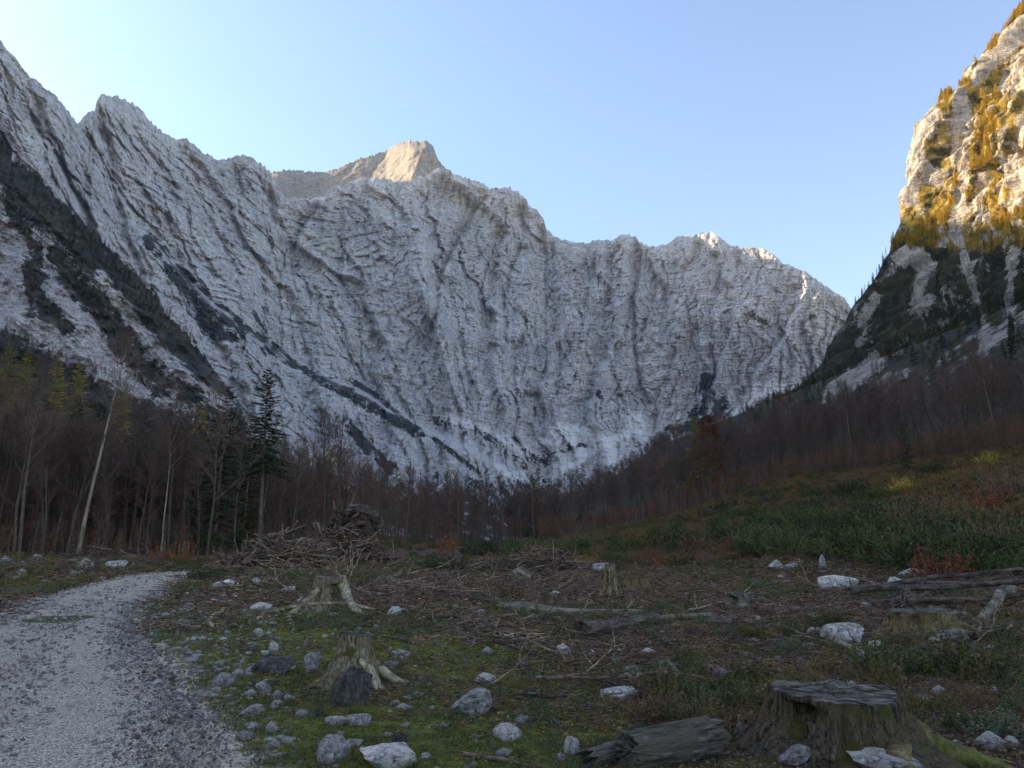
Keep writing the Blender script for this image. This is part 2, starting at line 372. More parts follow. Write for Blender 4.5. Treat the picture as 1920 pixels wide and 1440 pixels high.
SCREE = [([(1075,825),(1060,820)],22),([(1110,815),(1140,845),(1155,870)],26),([(1200,795),(1150,825),(1100,850),(1060,880)],15),([(1190,790),(1210,810)],24),
 ([(1420,740),(1400,765),(1360,790),(1340,800)],18),([(1440,735),(1470,730)],14),([(830,785),(900,800),(960,830),(1000,850)],12),([(930,880),(1000,900)],15),([(1010,830),(1050,800),(1100,810)],13),([(545,355),(600,370)],12)]
big_wall()

# ------------------------------------------------------------------ the summit pyramid standing behind the wall
def summit():
    S = np.array([(490,345),(505,325),(520,320),(540,318),(575,321),(612,322),(640,312),(675,297),(725,283),(735,275),(750,268),(768,262),(775,265),(790,265),(800,264),(812,275),(820,295),(828,308),(845,322),(870,345)], float)
    a, e = azel(*S.T); azs = np.linspace(a[0], a[-1], 300); nr = 120; t = np.linspace(0, 1, nr)[:, None]
    er = np.interp(azs, a, e)
    el = 23.0+(er-23.0)*t+fbm(azs*11, azs*0, o=3, seed=15)*.14*sstep(.93, 1, t)
    Rr = np.interp(azs, a[[0, 5, 8, 12, 15, 19]], [4100, 4100, 4000, 3750, 3700, 3600])
    R = Rr-(1-t)*np.interp(azs, a[[0, 5, 8, 12, 19]], [450, 400, 330, 180, 100])
    az = np.broadcast_to(azs, el.shape); ar = np.radians(az)
    z = EYE+R*np.tan(np.radians(el)); px, py = project(R*np.sin(ar), R*np.cos(ar), z)
    lat = ar*3500
    # a buttress with a sharp crest: left side faces the sun
    crest = np.interp(py, [262, 350], [800, 765]); d = -150*np.clip(1-np.abs(px-crest)/75, 0, 1)
    d = d+16*fbm(lat/45, z/45, o=5, seed=61)+26*np.clip(ridged((lat-.6*z+15*vn(lat/40, z/40, seed=64))/75, z/300, o=2, seed=63)*.5+.5, 0, 1)**2
    R = R+d*(1-.8*sstep(.9, 1, t))*np.ones_like(R)
    X = R*np.sin(ar); Y = R*np.cos(ar); Z = EYE+R*np.tan(np.radians(el))
    Rb = R[-1:]+500; X = np.vstack([X, Rb*np.sin(ar[-1:])]); Y = np.vstack([Y, Rb*np.cos(ar[-1:])]); Z = np.vstack([Z, Z[-1:]-330])
    z0 = np.zeros(X.shape)
    tag(link('mountain', np_mesh('summit', np.stack([X, Y, Z], -1).reshape(-1, 3), grid_faces(nr+1, 300), [rock_wall_material('tan summit rock', (.22, .19, .16), (.47, .42, .35), (.03, .03, .02), (.05, .04, .03), .1)], True, {'veg': z0, 'scree': z0, 'crack_or_shade': z0})), kind='structure')
summit()

# ------------------------------------------------------------------ the wooded spur on the left
SPUR = np.array([(-300,60),(-60,190),(0,255),(15,275),(25,300),(60,318),(110,370),(170,430),(230,490),(290,555),(320,600),(360,640),(400,690),(430,730),(455,760),(480,790),(520,830),(560,865),(620,920),(700,1000)], float)
def spur_R(azs):
    Rf = np.interp(azs, [-80, -37, -20, -8], [420, 420, 480, 700]); Rr = np.interp(azs, [-80, -37, -26, -12], [1400, 1400, 1150, 800])
    return Rf, Rr
def left_spur():
    a, e = azel(*SPUR.T); a = np.concatenate([[-80], a]); e = np.concatenate([[26], e])
    azs = np.concatenate([np.linspace(-80, -39, 60)[:-1], np.linspace(-39, a[-1], 620)]); nr = 380; t = np.linspace(0, 1, nr)[:, None]
    er = np.interp(azs, a, e)
    el = -.5+(er+.5)*t+fbm(azs*5, azs*0, o=4, seed=25)*.35*sstep(.93, 1, t); az = np.broadcast_to(azs, el.shape); ar = np.radians(az)
    Rf, Rr = spur_R(azs); R = Rf+(Rr-Rf)*t**.8
    z = EYE+R*np.tan(np.radians(el)); lat = ar*1200
    s = lat+.7*z+25*fbm(lat/90, z/120, o=2, seed=3)
    d = -44*ridged(s/110, z/500, o=2, seed=71)+26*fbm(lat/40, z/36, o=5, seed=73, g=.68)-18*ridged(s/26, z/60, o=3, seed=75, g=.6)
    R = R+d*sstep(.05, .25, t)*(1-.7*sstep(.9, 1, t))
    X = R*np.sin(ar); Y = R*np.cos(ar); Z = EYE+R*np.tan(np.radians(el)); px, py = project(X, Y, Z)
    wob = 8*fbm(px/30, py/30, o=3, seed=78)
    above = np.interp(px, SPUR[:, 0], SPUR[:, 1])
    dep = py-above                                             # distance below the crest
    veg = .95*sstep(150, 60, dep+wob*2)*sstep(620, 300, px+.0*py)+.25*fbm(px/30, py/40, o=3, seed=79)
    for pts, w_, v in [([(40,470),(80,560),(120,620)],30,.9),([(110,480),(200,600),(300,720)],34,.85),([(20,400),(60,470)],30,.9),([(60,500),(50,590)],18,.8),([(240,560),(330,690),(400,800)],22,.7)]:
        veg = np.maximum(veg, v*stroke(px+wob, py+wob, pts, w_, .5))
    for pts, w_ in [([(0,430),(35,470)],30),([(10,500),(30,620),(100,640)],34),([(90,540),(190,640)],16),([(190,520),(300,660),(420,760)],16)]:
        veg = veg-.75*stroke(px+wob, py+wob, pts, w_, .5)
    veg = np.maximum(veg+.12, 1.1*sstep(0, 60, py-np.interp(px, [0, 150, 300, 450, 560], [585, 660, 740, 800, 880])))
    Rb = R[-1:]+350; X = np.vstack([X, Rb*np.sin(ar[-1:])]); Y = np.vstack([Y, Rb*np.cos(ar[-1:])]); Z = np.vstack([Z, Z[-1:]*.75-40])
    z0 = np.zeros(X.shape)
    m = rock_wall_material('grey rock with growth', (.28, .26, .24), (.76, .70, .65), (.038, .040, .030), (.085, .066, .046), .5, S=1.8)
    me = np_mesh('spur', np.stack([X, Y, Z], -1).reshape(-1, 3), grid_faces(nr+1, len(azs)), [m], True, {'veg': np.vstack([veg, veg[-1:]*0+1]), 'scree': z0, 'crack_or_shade': z0})
    tag(link('mountain', me), kind='structure')
    return X, Y, Z, veg
SPX, SPY, SPZ, SPV = left_spur()

# ------------------------------------------------------------------ the cliff on the right, a valley side swept along y
PROF = np.array([(1000,985),(1100,930),(1230,838),(1345,797),(1420,767),(1450,742),(1490,722),(1530,672),(1545,642),(1575,602),(1590,577),(1610,552),(1640,512),(1655,472),(1665,442),(1672,425),(1677,380),(1680,365),(1692,350),(1695,320),(1698,300),(1703,275),(1708,255),(1714,235),(1740,205),(1755,195),(1758,182),(1780,175),(1796,170),(1799,150),(1806,130),(1830,110),(1850,80),(1870,60),(1890,35),(1905,15),(1915,0),(1990,-80),(2150,-200),(2500,-330)], float)
YC = 800.0
_x, _y, _z = ray(PROF[:, 0], PROF[:, 1]); PX = YC*_x/_y; PZ = EYE+YC*_z/_y
PX = np.maximum.accumulate(PX+np.arange(len(PX))*.01); PZ = np.maximum.accumulate(PZ+np.arange(len(PZ))*.01)
def cliff_shift(y): return np.where(y > YC, (y-YC)*1.1, (YC-y)*.13)
def HR(x, y):
    return np.interp(x-cliff_shift(y), PX, PZ, left=-50)
def right_cliff():
    L = np.concatenate([[0], np.cumsum(np.hypot(np.diff(PX), np.diff(PZ)))])
    ns = 700; s = np.linspace(0, 1, ns)**.9*L[-1]
    xs = np.interp(s, L, PX); zs = np.interp(s, L, PZ)
    dx = np.gradient(xs); dz = np.gradient(zs)
    from_ = np.ones(9)/9; dx = np.convolve(np.pad(dx, 4, 'edge'), from_, 'valid'); dz = np.convolve(np.pad(dz, 4, 'edge'), from_, 'valid')
    ln = np.hypot(dx, dz); nx = -dz/ln; nz = dx/ln
    ys = np.concatenate([np.linspace(1500, 840, 30)[:-1], np.linspace(840, 240, 720), np.linspace(240, 60, 40)[1:]])
    Yg = ys[:, None]+0*xs; X0 = xs+cliff_shift(ys)[:, None]; Z0 = zs+0*Yg
    hi = sstep(110, 200, Z0)
    q = Yg+.35*Z0+25*fbm(Yg/120, Z0/120, o=3, seed=4)
    jq = 5*fbm(Yg/16, Z0/16, o=3, seed=141); d = 14*ridged(q/150, Z0/600, o=2, seed=81)-28*saw((q+jq)/95, Z0/200, 143)-13*saw(-(q*.8+.5*Z0+jq)/34, Z0/90, 145, .15)-8*saw((q+jq)/13, Z0/40, 147, .2)-5*fbm(Yg/22, Z0/22, X0/22, o=5, seed=85, g=.62)
    bed = (Z0+.25*Yg)/17+.8*fbm(Yg/60, Z0/60, o=3, seed=87); fr = bed-np.floor(bed); d = d-6*(sstep(0, .7, fr)-fr)*2
    # at the skyline section keep the traced outline
    keep = 1-.80*np.exp(-((Yg-YC)/26)**2)
    d = (d-8)*hi*keep
    # stand back a little away from the skyline section so that it stays the outline
    d = d-22*sstep(0, 120, np.abs(YC-Yg))*hi
    X = X0+nx*d; Z = Z0+nz*d+0; Y = Yg+3*fbm(Yg/15, Z0/15, o=3, seed=88)*hi
    px, py = project(X, Y, Z)
    slope = nz+0*Yg; nse = fbm(q/60, Z0/90, o=4, seed=89)
    vis = (Yg <= YC+5)
    wob = 7*fbm(px/26, py/26, o=3, seed=90)
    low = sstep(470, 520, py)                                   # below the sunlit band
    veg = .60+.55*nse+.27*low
    for pts, w_, v in [([(1860,160),(1840,190)],24,1.0),([(1880,240),(1820,300),(1760,360),(1700,430),(1680,470)],38,.9),([(1920,170),(1860,250)],26,.75),([(1760,420),(1820,360),(1880,280)],22,.8),([(1860,380),(1880,420)],30,.85),([(1770,245),(1775,275)],13,.8),([(1910,70),(1850,90)],12,.6),
                       ([(1790,470),(1800,560),(1830,600)],36,1.0),([(1860,460),(1870,560)],26,1.0),([(1660,560),(1600,640),(1550,700)],18,.9),([(1700,600),(1640,680)],18,.8),([(1760,650),(1780,720)],34,.8)]:
        veg = np.maximum(veg, .80*v*np.clip(1.5*stroke(px+wob, py+wob, pts, w_, .6), 0, 1))
    for pts, w_ in [([(1715,260),(1710,330),(1700,365)],26),([(1730,320),(1760,330)],22),([(1800,180),(1812,240),(1800,290)],20),([(1830,140),(1880,100),(1920,40)],22),([(1915,110),(1880,160)],16),([(1730,225),(1750,215),(1745,250)],16),
                    ([(1810,300),(1800,400),(1790,450)],12),([(1905,340),(1900,300)],16),([(1850,320),(1830,400)],8),([(1640,560),(1610,640)],12),([(1700,480),(1740,500),(1720,560)],24),([(1800,450),(1850,620),(1840,660)],9),([(1900,470),(1890,580)],12),([(1560,740),(1640,680)],24),([(1650,720),(1700,700)],18)]:
        veg = veg-.9*stroke(px+wob, py+wob, pts, w_, .6)
    veg = np.maximum(veg, 1.2*sstep(30, 95, py-np.interp(px, [1400, 1560, 1700, 1920], [660, 700, 690, 640])))
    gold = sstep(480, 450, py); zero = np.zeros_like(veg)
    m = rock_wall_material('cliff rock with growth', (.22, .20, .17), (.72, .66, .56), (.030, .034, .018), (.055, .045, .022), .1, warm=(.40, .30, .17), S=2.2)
    me = np_mesh('cliff', np.stack([X, Y, Z], -1).reshape(-1, 3), grid_faces(len(ys), ns), [m], True, {'veg': veg, 'gold': gold, 'scree': zero, 'crack_or_shade': .55*low})  # no cracks here: painted shade, darkens the rock colour below the sunlit band
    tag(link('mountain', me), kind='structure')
    return X, Y, Z, veg
RCX, RCY, RCZ, RCV = right_cliff()

# ------------------------------------------------------------------ ground
def softplus(v, k): return k*np.log1p(np.exp(np.clip(v/k, -30, 30)))
def H0(x, y):
    r = np.hypot(x, y); a = np.degrees(np.arctan2(x, y))
    a = np.where(a > 90, 180-a, a); a = np.where(a < -90, -180-a, a)
    kr = np.interp(a, [-6, 0, 9.5, 20, 34, 50, 90], [.006, .010, .042, .116, .152, .175, .18])
    st = np.interp(a, [0, 20, 34, 60], [45, 42, 32, 25])
    h = kr*(softplus(r-st, 5)-softplus(-st+0*r, 5))
    h = h+np.interp(a, [-90, -37, -24, -14], [.34, .25, .07, .0])*softplus(r-120, 12)*sstep(2, -10, a)
    h = h+.008*r*sstep(0, -10, a)
    h = h+np.interp(a, [0, 9.5, 20, 34, 50], [0, .06, .10, .06, .05])*softplus(r-185, 15)*(a > 0)
    return h*sstep(-60, 10, y)
def H(x, y):
    x = np.asarray(x, float); y = np.asarray(y, float); r = np.hypot(x, y)
    h = H0(x, y)
    h = h+.10*fbm(x/3.1, y/3.1, o=4, seed=101)*sstep(0, 6, r)+.5*fbm(x/21, y/21, o=3, seed=103)*sstep(12, 45, r)
    h = h+.05*np.maximum(0, fbm(x/.7, y/.7, o=3, seed=105))
    return h
TRACK_R = [(430,1520),(385,1440),(352,1370),(305,1290),(255,1210),(232,1175),(250,1145),(295,1118),(332,1094),(357,1076)]
TRACK_L = [(-900,1520),(-700,1440),(-520,1370),(-330,1290),(-130,1210),(-10,1170),(70,1132),(140,1105),(215,1085),(268,1074)]
def ground_pt(px, py, iters=40):
    """march the view ray of a photo pixel to the ground"""
    dx, dy, dz = [float(v) for v in ray(px, py)]
    n = math.hypot(dx, dy); dx /= n; dy /= n; dz /= n
    t = np.geomspace(1.5, 600, 260)
    for _ in range(3):
        under = EYE+dz*t < H(dx*t, dy*t)
        k = int(np.argmax(under)) if under.any() else len(t)-1
        t = np.linspace(t[max(k-1, 0)], t[k], 12)
    m = t[-1]
    return np.array([dx*m, dy*m, float(H(dx*m, dy*m))])
TL = np.array([ground_pt(*p)[:2] for p in TRACK_L]); TR = np.array([ground_pt(*p)[:2] for p in TRACK_R])
TL = np.vstack([TL, TL[-1]+[1.5, 4], TL[-1]+[4, 8.5]]); TR = np.vstack([TR, TR[-1]+[1.5, 3.5], TR[-1]+[4.5, 7.5]])
d0 = (TL[0]+TR[0])/2; TL = np.vstack([[-6.5, -12], [-4.8, 2.5], TL]); TR = np.vstack([[-2.8, -12], [-1.4, 2.5], TR])
TL[2:4, 0] = np.maximum(TL[2:4, 0], -6.0)
def resample(P, n):
    L = np.concatenate([[0], np.cumsum(np.hypot(*np.diff(P, axis=0).T))]); s = np.linspace(0, L[-1], n)
    Q = np.stack([np.interp(s, L, P[:, 0]), np.interp(s, L, P[:, 1])], 1)
    k = np.ones(15)/15
    return np.stack([np.convolve(np.pad(Q[:, i], 7, 'edge'), k, 'valid') for i in (0, 1)], 1)
TLs, TRs = resample(TL, 400), resample(TR, 400); TC = (TLs+TRs)/2; TW = np.hypot(*(TLs-TRs).T)/2
def track_d(x, y):
    """signed distance outside (+) / inside (-) of the track edge"""
    x = np.asarray(x, float); shp = x.shape; x = x.ravel(); y = np.asarray(y, float).ravel(); out = np.full(x.shape, 99.)
    sel = (x < 3) & (x > -45) & (y > -14) & (y < 62)
    if sel.any():
        X = x[sel]; Y = y[sel]; b = np.full(X.shape, 1e9)
        for (cx, cy), w_ in zip(TC[::2], TW[::2]): b = np.minimum(b, np.hypot(X-cx, Y-cy)-w_)
        out[sel] = b
    return out.reshape(shp)
def ground_material():
    t = NT('mossy litter ground', (2.3, 2.0, 1.55)); c = t.coord()
    n = t.noise(c, .9, 5, .6, .4); n2 = t.noise(c, 6.0, 6, .7); n3 = t.noise(c, 26, 4, .7)
    moss = t.ramp(n2, [(.3, (.012, .016, .006)), (.5, (.07, .085, .016)), (.7, (.13, .15, .035))])
    litter = t.ramp(n2, [(.3, (.014, .010, .008)), (.48, (.045, .030, .022)), (.62, (.085, .060, .045)), (.75, (.12, .075, .045))])
    m = t.math('ADD', t.attr('moss'), t.math('MULTIPLY', t.math('SUBTRACT', n, .5), 1.6))
    cc = t.mix(t.clampmix(m, .35, .6), litter, moss)
    cc = t.mix(.7, cc, t.ramp(n3, [(.38, .12), (.6, 1.5)]), 'MULTIPLY')
    dry = t.ramp(n2, [(.3, (.018, .017, .007)), (.55, (.048, .043, .015)), (.7, (.085, .072, .026))])
    cc = t.mix(t.math('MULTIPLY', t.clampmix(t.math('ADD', t.attr('dry'), t.math('MULTIPLY', t.math('SUBTRACT', n, .5), .9)), .4, .65), .6), cc, dry)
    gr = t.ramp(n3, [(.3, (.10, .095, .09)), (.6, (.34, .325, .31))])
    cc = t.mix(t.clampmix(t.math('ADD', t.attr('gravel'), t.math('MULTIPLY', t.math('SUBTRACT', n2, .5), 1.2)), .4, .7), cc, gr)
    t.color(cc); t.bump(t.math('ADD', n2, t.math('MULTIPLY', n3, .5)), .09, 1.0); t.b.inputs['Specular IOR Level'].default_value = .15
    return t.m
def build_ground():
    az = np.radians(np.concatenate([np.linspace(-180, -44, 60)[:-1], np.linspace(-44, 44, 620), np.linspace(44, 180, 60)[1:]]))
    r = np.concatenate([np.array([0.0]), np.geomspace(.6, 700, 560), np.geomspace(760, 9000, 14)])
    A, Rr = np.meshgrid(az, r); X = Rr*np.sin(A); Y = Rr*np.cos(A); Z = H(X, Y); Z = Z*sstep(3500, 700, Rr)
    td = track_d(X, Y); Z = Z-.10*sstep(.1, -.35, td)
    px, py = project(X, Y, Z)
    ax = np.degrees(A)
    left = sstep(6, -3, X*12/np.maximum(Y, 4))           # moss left, litter right
    moss = .62*left*sstep(22, 12, Rr)+.25*sstep(12, 7, Rr)+.15
    moss = np.where(ax > 5, np.maximum(moss, .22*sstep(30, 45, Rr)), moss)
    dry = sstep(8, 30, ax)*sstep(45, 70, Rr)*.75*sstep(140, 100, Rr)
    dry = np.maximum(dry, .45*sstep(-10, -20, ax)*sstep(22, 30, Rr)*sstep(60, 50, Rr))
    grav = np.clip(1-td/.9, 0, 1)*.8*sstep(-.3, -.1, td)
    grav = np.where(td < -.1, 1.0, grav)*sstep(45, 30, Rr)
    me = np_mesh('ground', np.stack([X, Y, Z], -1).reshape(-1, 3), grid_faces(len(r), len(az)), [ground_material()], True, {'moss': moss, 'dry': dry, 'gravel': grav})
    tag(link('ground', me), kind='structure')
    # the gravel track, one sheet
    n = 900; s = np.linspace(0, 399, n); L = np.stack([np.interp(s, np.arange(400), TLs[:, i]) for i in (0, 1)], 1); Rt = np.stack([np.interp(s, np.arange(400), TRs[:, i]) for i in (0, 1)], 1)
    nc = 60; u = np.linspace(0, 1, nc)[None, :, None]; P = L[:, None]*(1-u)+Rt[:, None]*u
    P = P+np.stack([.16*fbm(P[..., 0]*1.3, P[..., 1]*1.3, o=3, seed=120)]*2, -1)*(np.abs(u-.5) > .42)
    X = P[..., 0]; Y = P[..., 1]; uu = np.broadcast_to(u[..., 0], X.shape)
    Z = H(X, Y)*.6+.4*H0(X, Y)+.01-.07*sstep(.47, .5, np.abs(uu-.5))+.012*fbm(X*6, Y*6, o=3, seed=121)+.03*np.cos((uu-.5)*4*math.pi)*-.6
    t = NT('pale gravel', (1.75, 1.56, 1.24)); c = t.coord(); d, vc = t.vor(c, 52); d2, vc2 = t.vor(c, 110)
    n_ = t.noise(c, 1.6, 5, .65); 
    g = t.ramp(t.n('ShaderNodeSeparateColor').outputs[0] if False else d, [(.0, .66), (.4, .48), (.75, .16)])
    sp = t.n('ShaderNodeSeparateColor'); t.L(vc, sp.inputs[0]); g = t.mix(.55, g, t.ramp(sp.outputs[0], [(0, .35), (1, 1.35)]), 'MULTIPLY')
    g = t.mix(1.0, g, (1.0, .94, .90), 'MULTIPLY')
    g = t.mix(t.math('MULTIPLY', t.clampmix(n_, .50, .72), .35), g, (.14, .125, .115))
    g = t.mix(t.clampmix(t.math('ADD', t.attr('grass'), t.math('MULTIPLY', t.math('SUBTRACT', t.noise(c, 9, 4), .5), .8)), .4, .6), g, (.06, .075, .02))
    t.color(g); h = t.math('ADD', t.math('MULTIPLY', d, -1.0), t.math('MULTIPLY', d2, -.4)); t.bump(h, .03, 1.0)
    gp = ground_pt(110, 1163)
    grass = sstep(1.0, .2, np.hypot((X-gp[0])/1.0, (Y-gp[1])/1.3))
    me = np_mesh('track', np.stack([X, Y, Z], -1).reshape(-1, 3), grid_faces(n, nc), [t.m], True, {'grass': grass})
    tag(link('path', me), kind='structure')
build_ground()

def haze():
    m = bpy.data.materials.new('thin blue air'); m.use_nodes = True; nt = m.node_tree; nt.nodes.clear(); o = nt.nodes.new('ShaderNodeOutputMaterial'); v = nt.nodes.new('ShaderNodeVolumePrincipled')
    v.inputs['Color'].default_value = (.88, .93, 1, 1); v.inputs['Density'].default_value = .000032; v.inputs['Anisotropy'].default_value = .0; nt.links.new(v.outputs[0], o.inputs['Volume'])
    b = 9600.0; V = [(x, y, z) for x in (-b, b) for y in (-b, b) for z in (-420.0, 2600.0)]
    tag(link('haze', np_mesh('haze', V, [(0, 1, 3, 2), (4, 6, 7, 5), (0, 4, 5, 1), (2, 3, 7, 6), (0, 2, 6, 4), (1, 5, 7, 3)], [m], False)), 'thin blue haze filling the air of the valley', 'haze', kind='stuff')
haze()
# ------------------------------------------------------------------ trees
def wood_mat(name, a, b, scale=6, moss=0):
    t = NT(name); c = t.coord((1, 1, .35)); n = t.noise(c, scale, 5, .65)
    cc = t.ramp(n, [(.32, a), (.65, b)])
    cc = t.mix(1.0, cc, t.ramp(t.rnd(), [(0, .65), (1, 1.25)]), 'MULTIPLY')
    if moss: cc = t.mix(t.clampmix(t.noise(t.coord(), 2.2, 4), .5, .62), cc, (.05, .06, .012))
    t.color(cc); t.bump(n, .02, .8); return t.m
def leaf_mat(name, a, b, trans=.25):
    t = NT(name, (2.0, 1.8, 1.4)); c = t.coord(); n = t.noise(c, 1.3, 3, .6)
    cc = t.ramp(n, [(.35, a), (.65, b)])
    cc = t.mix(1.0, cc, t.ramp(t.rnd(), [(0, (.7, .75, .7)), (1, (1.3, 1.2, 1.3))]), 'MULTIPLY')
    t.color(cc); t.b.inputs['Specular IOR Level'].default_value = .12; return t.m
M_beech = wood_mat('grey beech bark', (.034, .029, .024), (.10, .088, .070))
M_pale = wood_mat('pale beech bark', (.12, .108, .09), (.27, .245, .205))
M_twig = wood_mat('leafless twigs', (.060, .044, .040), (.112, .082, .074), 1.5)
M_twigred = wood_mat('reddish twigs', (.085, .050, .040), (.16, .085, .065), 1.5)
M_sbark = wood_mat('spruce bark', (.06, .045, .038), (.15, .12, .10))
M_needle = leaf_mat('dark spruce needles', (.010, .017, .010), (.030, .044, .022))
M_pine = leaf_mat('green shrub needles', (.020, .038, .013), (.060, .092, .030))
M_larch = leaf_mat('golden larch needles', (.26, .205, .034), (.45, .365, .055))
M_larch2 = leaf_mat('yellow green larch needles', (.12, .12, .03), (.22, .20, .042))
M_larch3 = leaf_mat('dull larch needles', (.050, .046, .020), (.11, .092, .035))
M_rust = leaf_mat('rust red leaves', (.080, .028, .016), (.16, .056, .026))
M_orange = leaf_mat('orange brown leaves', (.10, .038, .018), (.19, .072, .028))
M_olive = leaf_mat('olive herb leaves', (.030, .036, .012), (.085, .085, .030))
M_yel = leaf_mat('yellow leaves', (.22, .19, .02), (.42, .34, .04))

def unit(v): return v/(np.linalg.norm(v)+1e-9)
def wander(p, d, L, n, bend, r, up=0):
    pts = [p]; d = unit(d)
    for i in range(n):
        d = unit(d+r.normal(0, bend, 3)+np.array([0, 0, up])); pts.append(pts[-1]+d*L/n)
    return np.array(pts)
def twigs(mb, P, D, L, W, r, m=0):
    """many thin flat twigs at once: P (n,3) start, D (n,3) direction"""
    n = len(P); D = D/np.linalg.norm(D, axis=1)[:, None]; S = np.cross(D, r.normal(0, 1, (n, 3))); S /= np.linalg.norm(S, axis=1)[:, None]+1e-9
    L = np.broadcast_to(L, (n,)); W = np.broadcast_to(W, (n,))
    A = P-S*W[:, None]/2; B = P+S*W[:, None]/2; C = P+D*L[:, None]
    V = np.stack([A, B, C], 1).reshape(-1, 3); F = np.arange(n*3).reshape(-1, 3); mb.add(V, F, m)
def leaves(mb, P, size, r, m=0, flat=.0, asp=.6):
    n = len(P); a = r.normal(0, 1, (n, 3)); a[:, 2] *= (1-flat); a /= np.linalg.norm(a, axis=1)[:, None]+1e-9
    b = np.cross(a, r.normal(0, 1, (n, 3))*np.array([1-flat*.3, 1-flat*.3, 1])+np.array([0, 0, flat*2])); b /= np.linalg.norm(b, axis=1)[:, None]+1e-9
    s = (size*r.uniform(.6, 1.3, n))[:, None]
    V = np.stack([P-a*s, P-b*s*asp, P+a*s, P+b*s*asp], 1).reshape(-1, 3); mb.add(V, np.arange(n*4).reshape(-1, 4), m)

def make_beech(seed, h=20, lean=.03, fork=False, dens=1.0, first=.38, spread=1.0):
    r = np.random.default_rng(seed); tr = MB(); cr = MB()
    T = wander(np.zeros(3), np.array([lean, 0, 1]), h*.92, 14, .035, r, .05)
    rad = np.interp(np.linspace(0, 1, 15), [0, .04, .5, 1], [.30, .21, .13, .02])*h/20
    tr.tube(T, rad, 7, rough=.15, seed=seed)
    starts = []
    if fork:
        i = 6; F2 = wander(T[i], np.array([.35, .1, 1]), h*.5, 9, .05, r, .06); tr.tube(F2, np.linspace(.11, .02, 10)*h/20, 6); starts += [(F2[j], F2[j]-F2[j-1], .5+j*.05) for j in range(2, 10)]
    tw_P = []; tw_D = []; tw_L = []
    nb = int(20*dens)
    for i in range(nb):
        f = first+(1-first)*(i/nb)**.85+r.uniform(-.02, .02); f = min(f, .985); k = f*14; j = int(k); p = T[j]*(1-(k-j))+T[min(j+1, 14)]*(k-j)
        starts.append((p, None, f))
    for (p, _, f) in starts:
        a = r.uniform(0, 2*math.pi); steep = np.interp(f, [.3, 1], [.55, 1.5])+r.uniform(-.1, .25)
        L = h*np.interp(f, [.35, .6, 1], [.20, .24, .10])*r.uniform(.7, 1.15)*spread
        B = wander(p, np.array([math.cos(a), math.sin(a), steep]), L, 6, .10, r, .05)
        cr.tube(B, np.linspace(.055, .012, 7)*h/20*L/4, 4, cap=False)
        for q in range(int(6*dens)):
            k = r.uniform(1.2, 5.9); j = int(k); p2 = B[j]*(1-(k-j))+B[min(j+1, 6)]*(k-j)
            d2 = unit(B[min(j+1, 6)]-B[j])+r.normal(0, .55, 3)+np.array([0, 0, .25]); L2 = L*r.uniform(.25, .5)
            B2 = wander(p2, d2, L2, 4, .12, r, .04); cr.tube(B2, np.linspace(.016, .006, 5), 3, cap=False)
            m = int(15*dens); kk = r.uniform(0, 4, m); jj = np.minimum(kk.astype(int), 3); fr = (kk-jj)[:, None]
            P = B2[jj]*(1-fr)+B2[jj+1]*fr; D = unit(B2[-1]-B2[0])+r.normal(0, .6, (m, 3))+np.array([0, 0, .25])
            tw_P.append(P); tw_D.append(D); tw_L.append(r.uniform(.35, .95, m))
            # second order
            E = P+D/np.linalg.norm(D, axis=1)[:, None]*tw_L[-1][:, None]*.5
            tw_P.append(E); tw_D.append(D+r.normal(0, .7, (m, 3))); tw_L.append(r.uniform(.25, .5, m))
    twigs(cr, np.concatenate(tw_P), np.concatenate(tw_D), np.concatenate(tw_L), .016*h/20+.006, r)
    return tr, cr
def make_spruce(seed, h=22, base=.18, width=.17, sparse=1.0, mats=None, leafw=.125, droop=.35):
    r = np.random.default_rng(seed); tr = MB(); cr = MB()
    T = wander(np.zeros(3), np.array([0, 0, 1.]), h, 10, .008, r, .1); tr.tube(T, np.linspace(.24, .015, 11)*h/22, 7)
    P = []; D = []; L = []; n_wh = int(h*2.1*sparse); LP = []
    for i in range(n_wh):
        f = base+(1-base)*i/n_wh; k = f*10; j = min(int(k), 9); p = T[j]*(1-(k-j))+T[j+1]*(k-j)
        bl = h*width*(1-(f-base)/(1-base))**.75*r.uniform(.65, 1.15)+.25; nbr = 5
        if r.random() < .12: bl *= .5
        for b in range(nbr):
            a = r.uniform(0, 2*math.pi); up = np.interp(f, [base, 1], [-droop, .5])+r.uniform(-.15, .15)
            l_ = bl*r.uniform(.7, 1.1); q = wander(p, np.array([math.cos(a), math.sin(a), up]), l_, 3, .06, r, -.03 if f < .7 else .03)
            cr.tube(q, np.linspace(.03, .006, 4)*h/22, 3, cap=False, m=1)
            m = max(5, int(l_*13)); kk = r.uniform(.15, 3, m); jj = np.minimum(kk.astype(int), 2); fr = (kk-jj)[:, None]
            LPp = q[jj]*(1-fr)+q[jj+1]*fr
            side = np.cross(unit(q[-1]-q[0]), [0, 0, 1]); sg = r.choice([-1, 1], m)[:, None]
            dd = unit(q[-1]-q[0])*.8+side*sg*r.uniform(.3, 1.0, (m, 1))+np.array([0, 0, -1.])*r.uniform(.1, .7, (m, 1))
            P.append(LPp); D.append(dd); L.append(r.uniform(.3, .7, m)*min(1, .45+l_*.3))
    P = np.concatenate(P); D = np.concatenate(D); L = np.concatenate(L)
    twigs(cr, P, D, L, leafw, r, 0)
    return tr, cr
def build(mb, name, mats, **k): return mb.mesh(name, mats, **k)

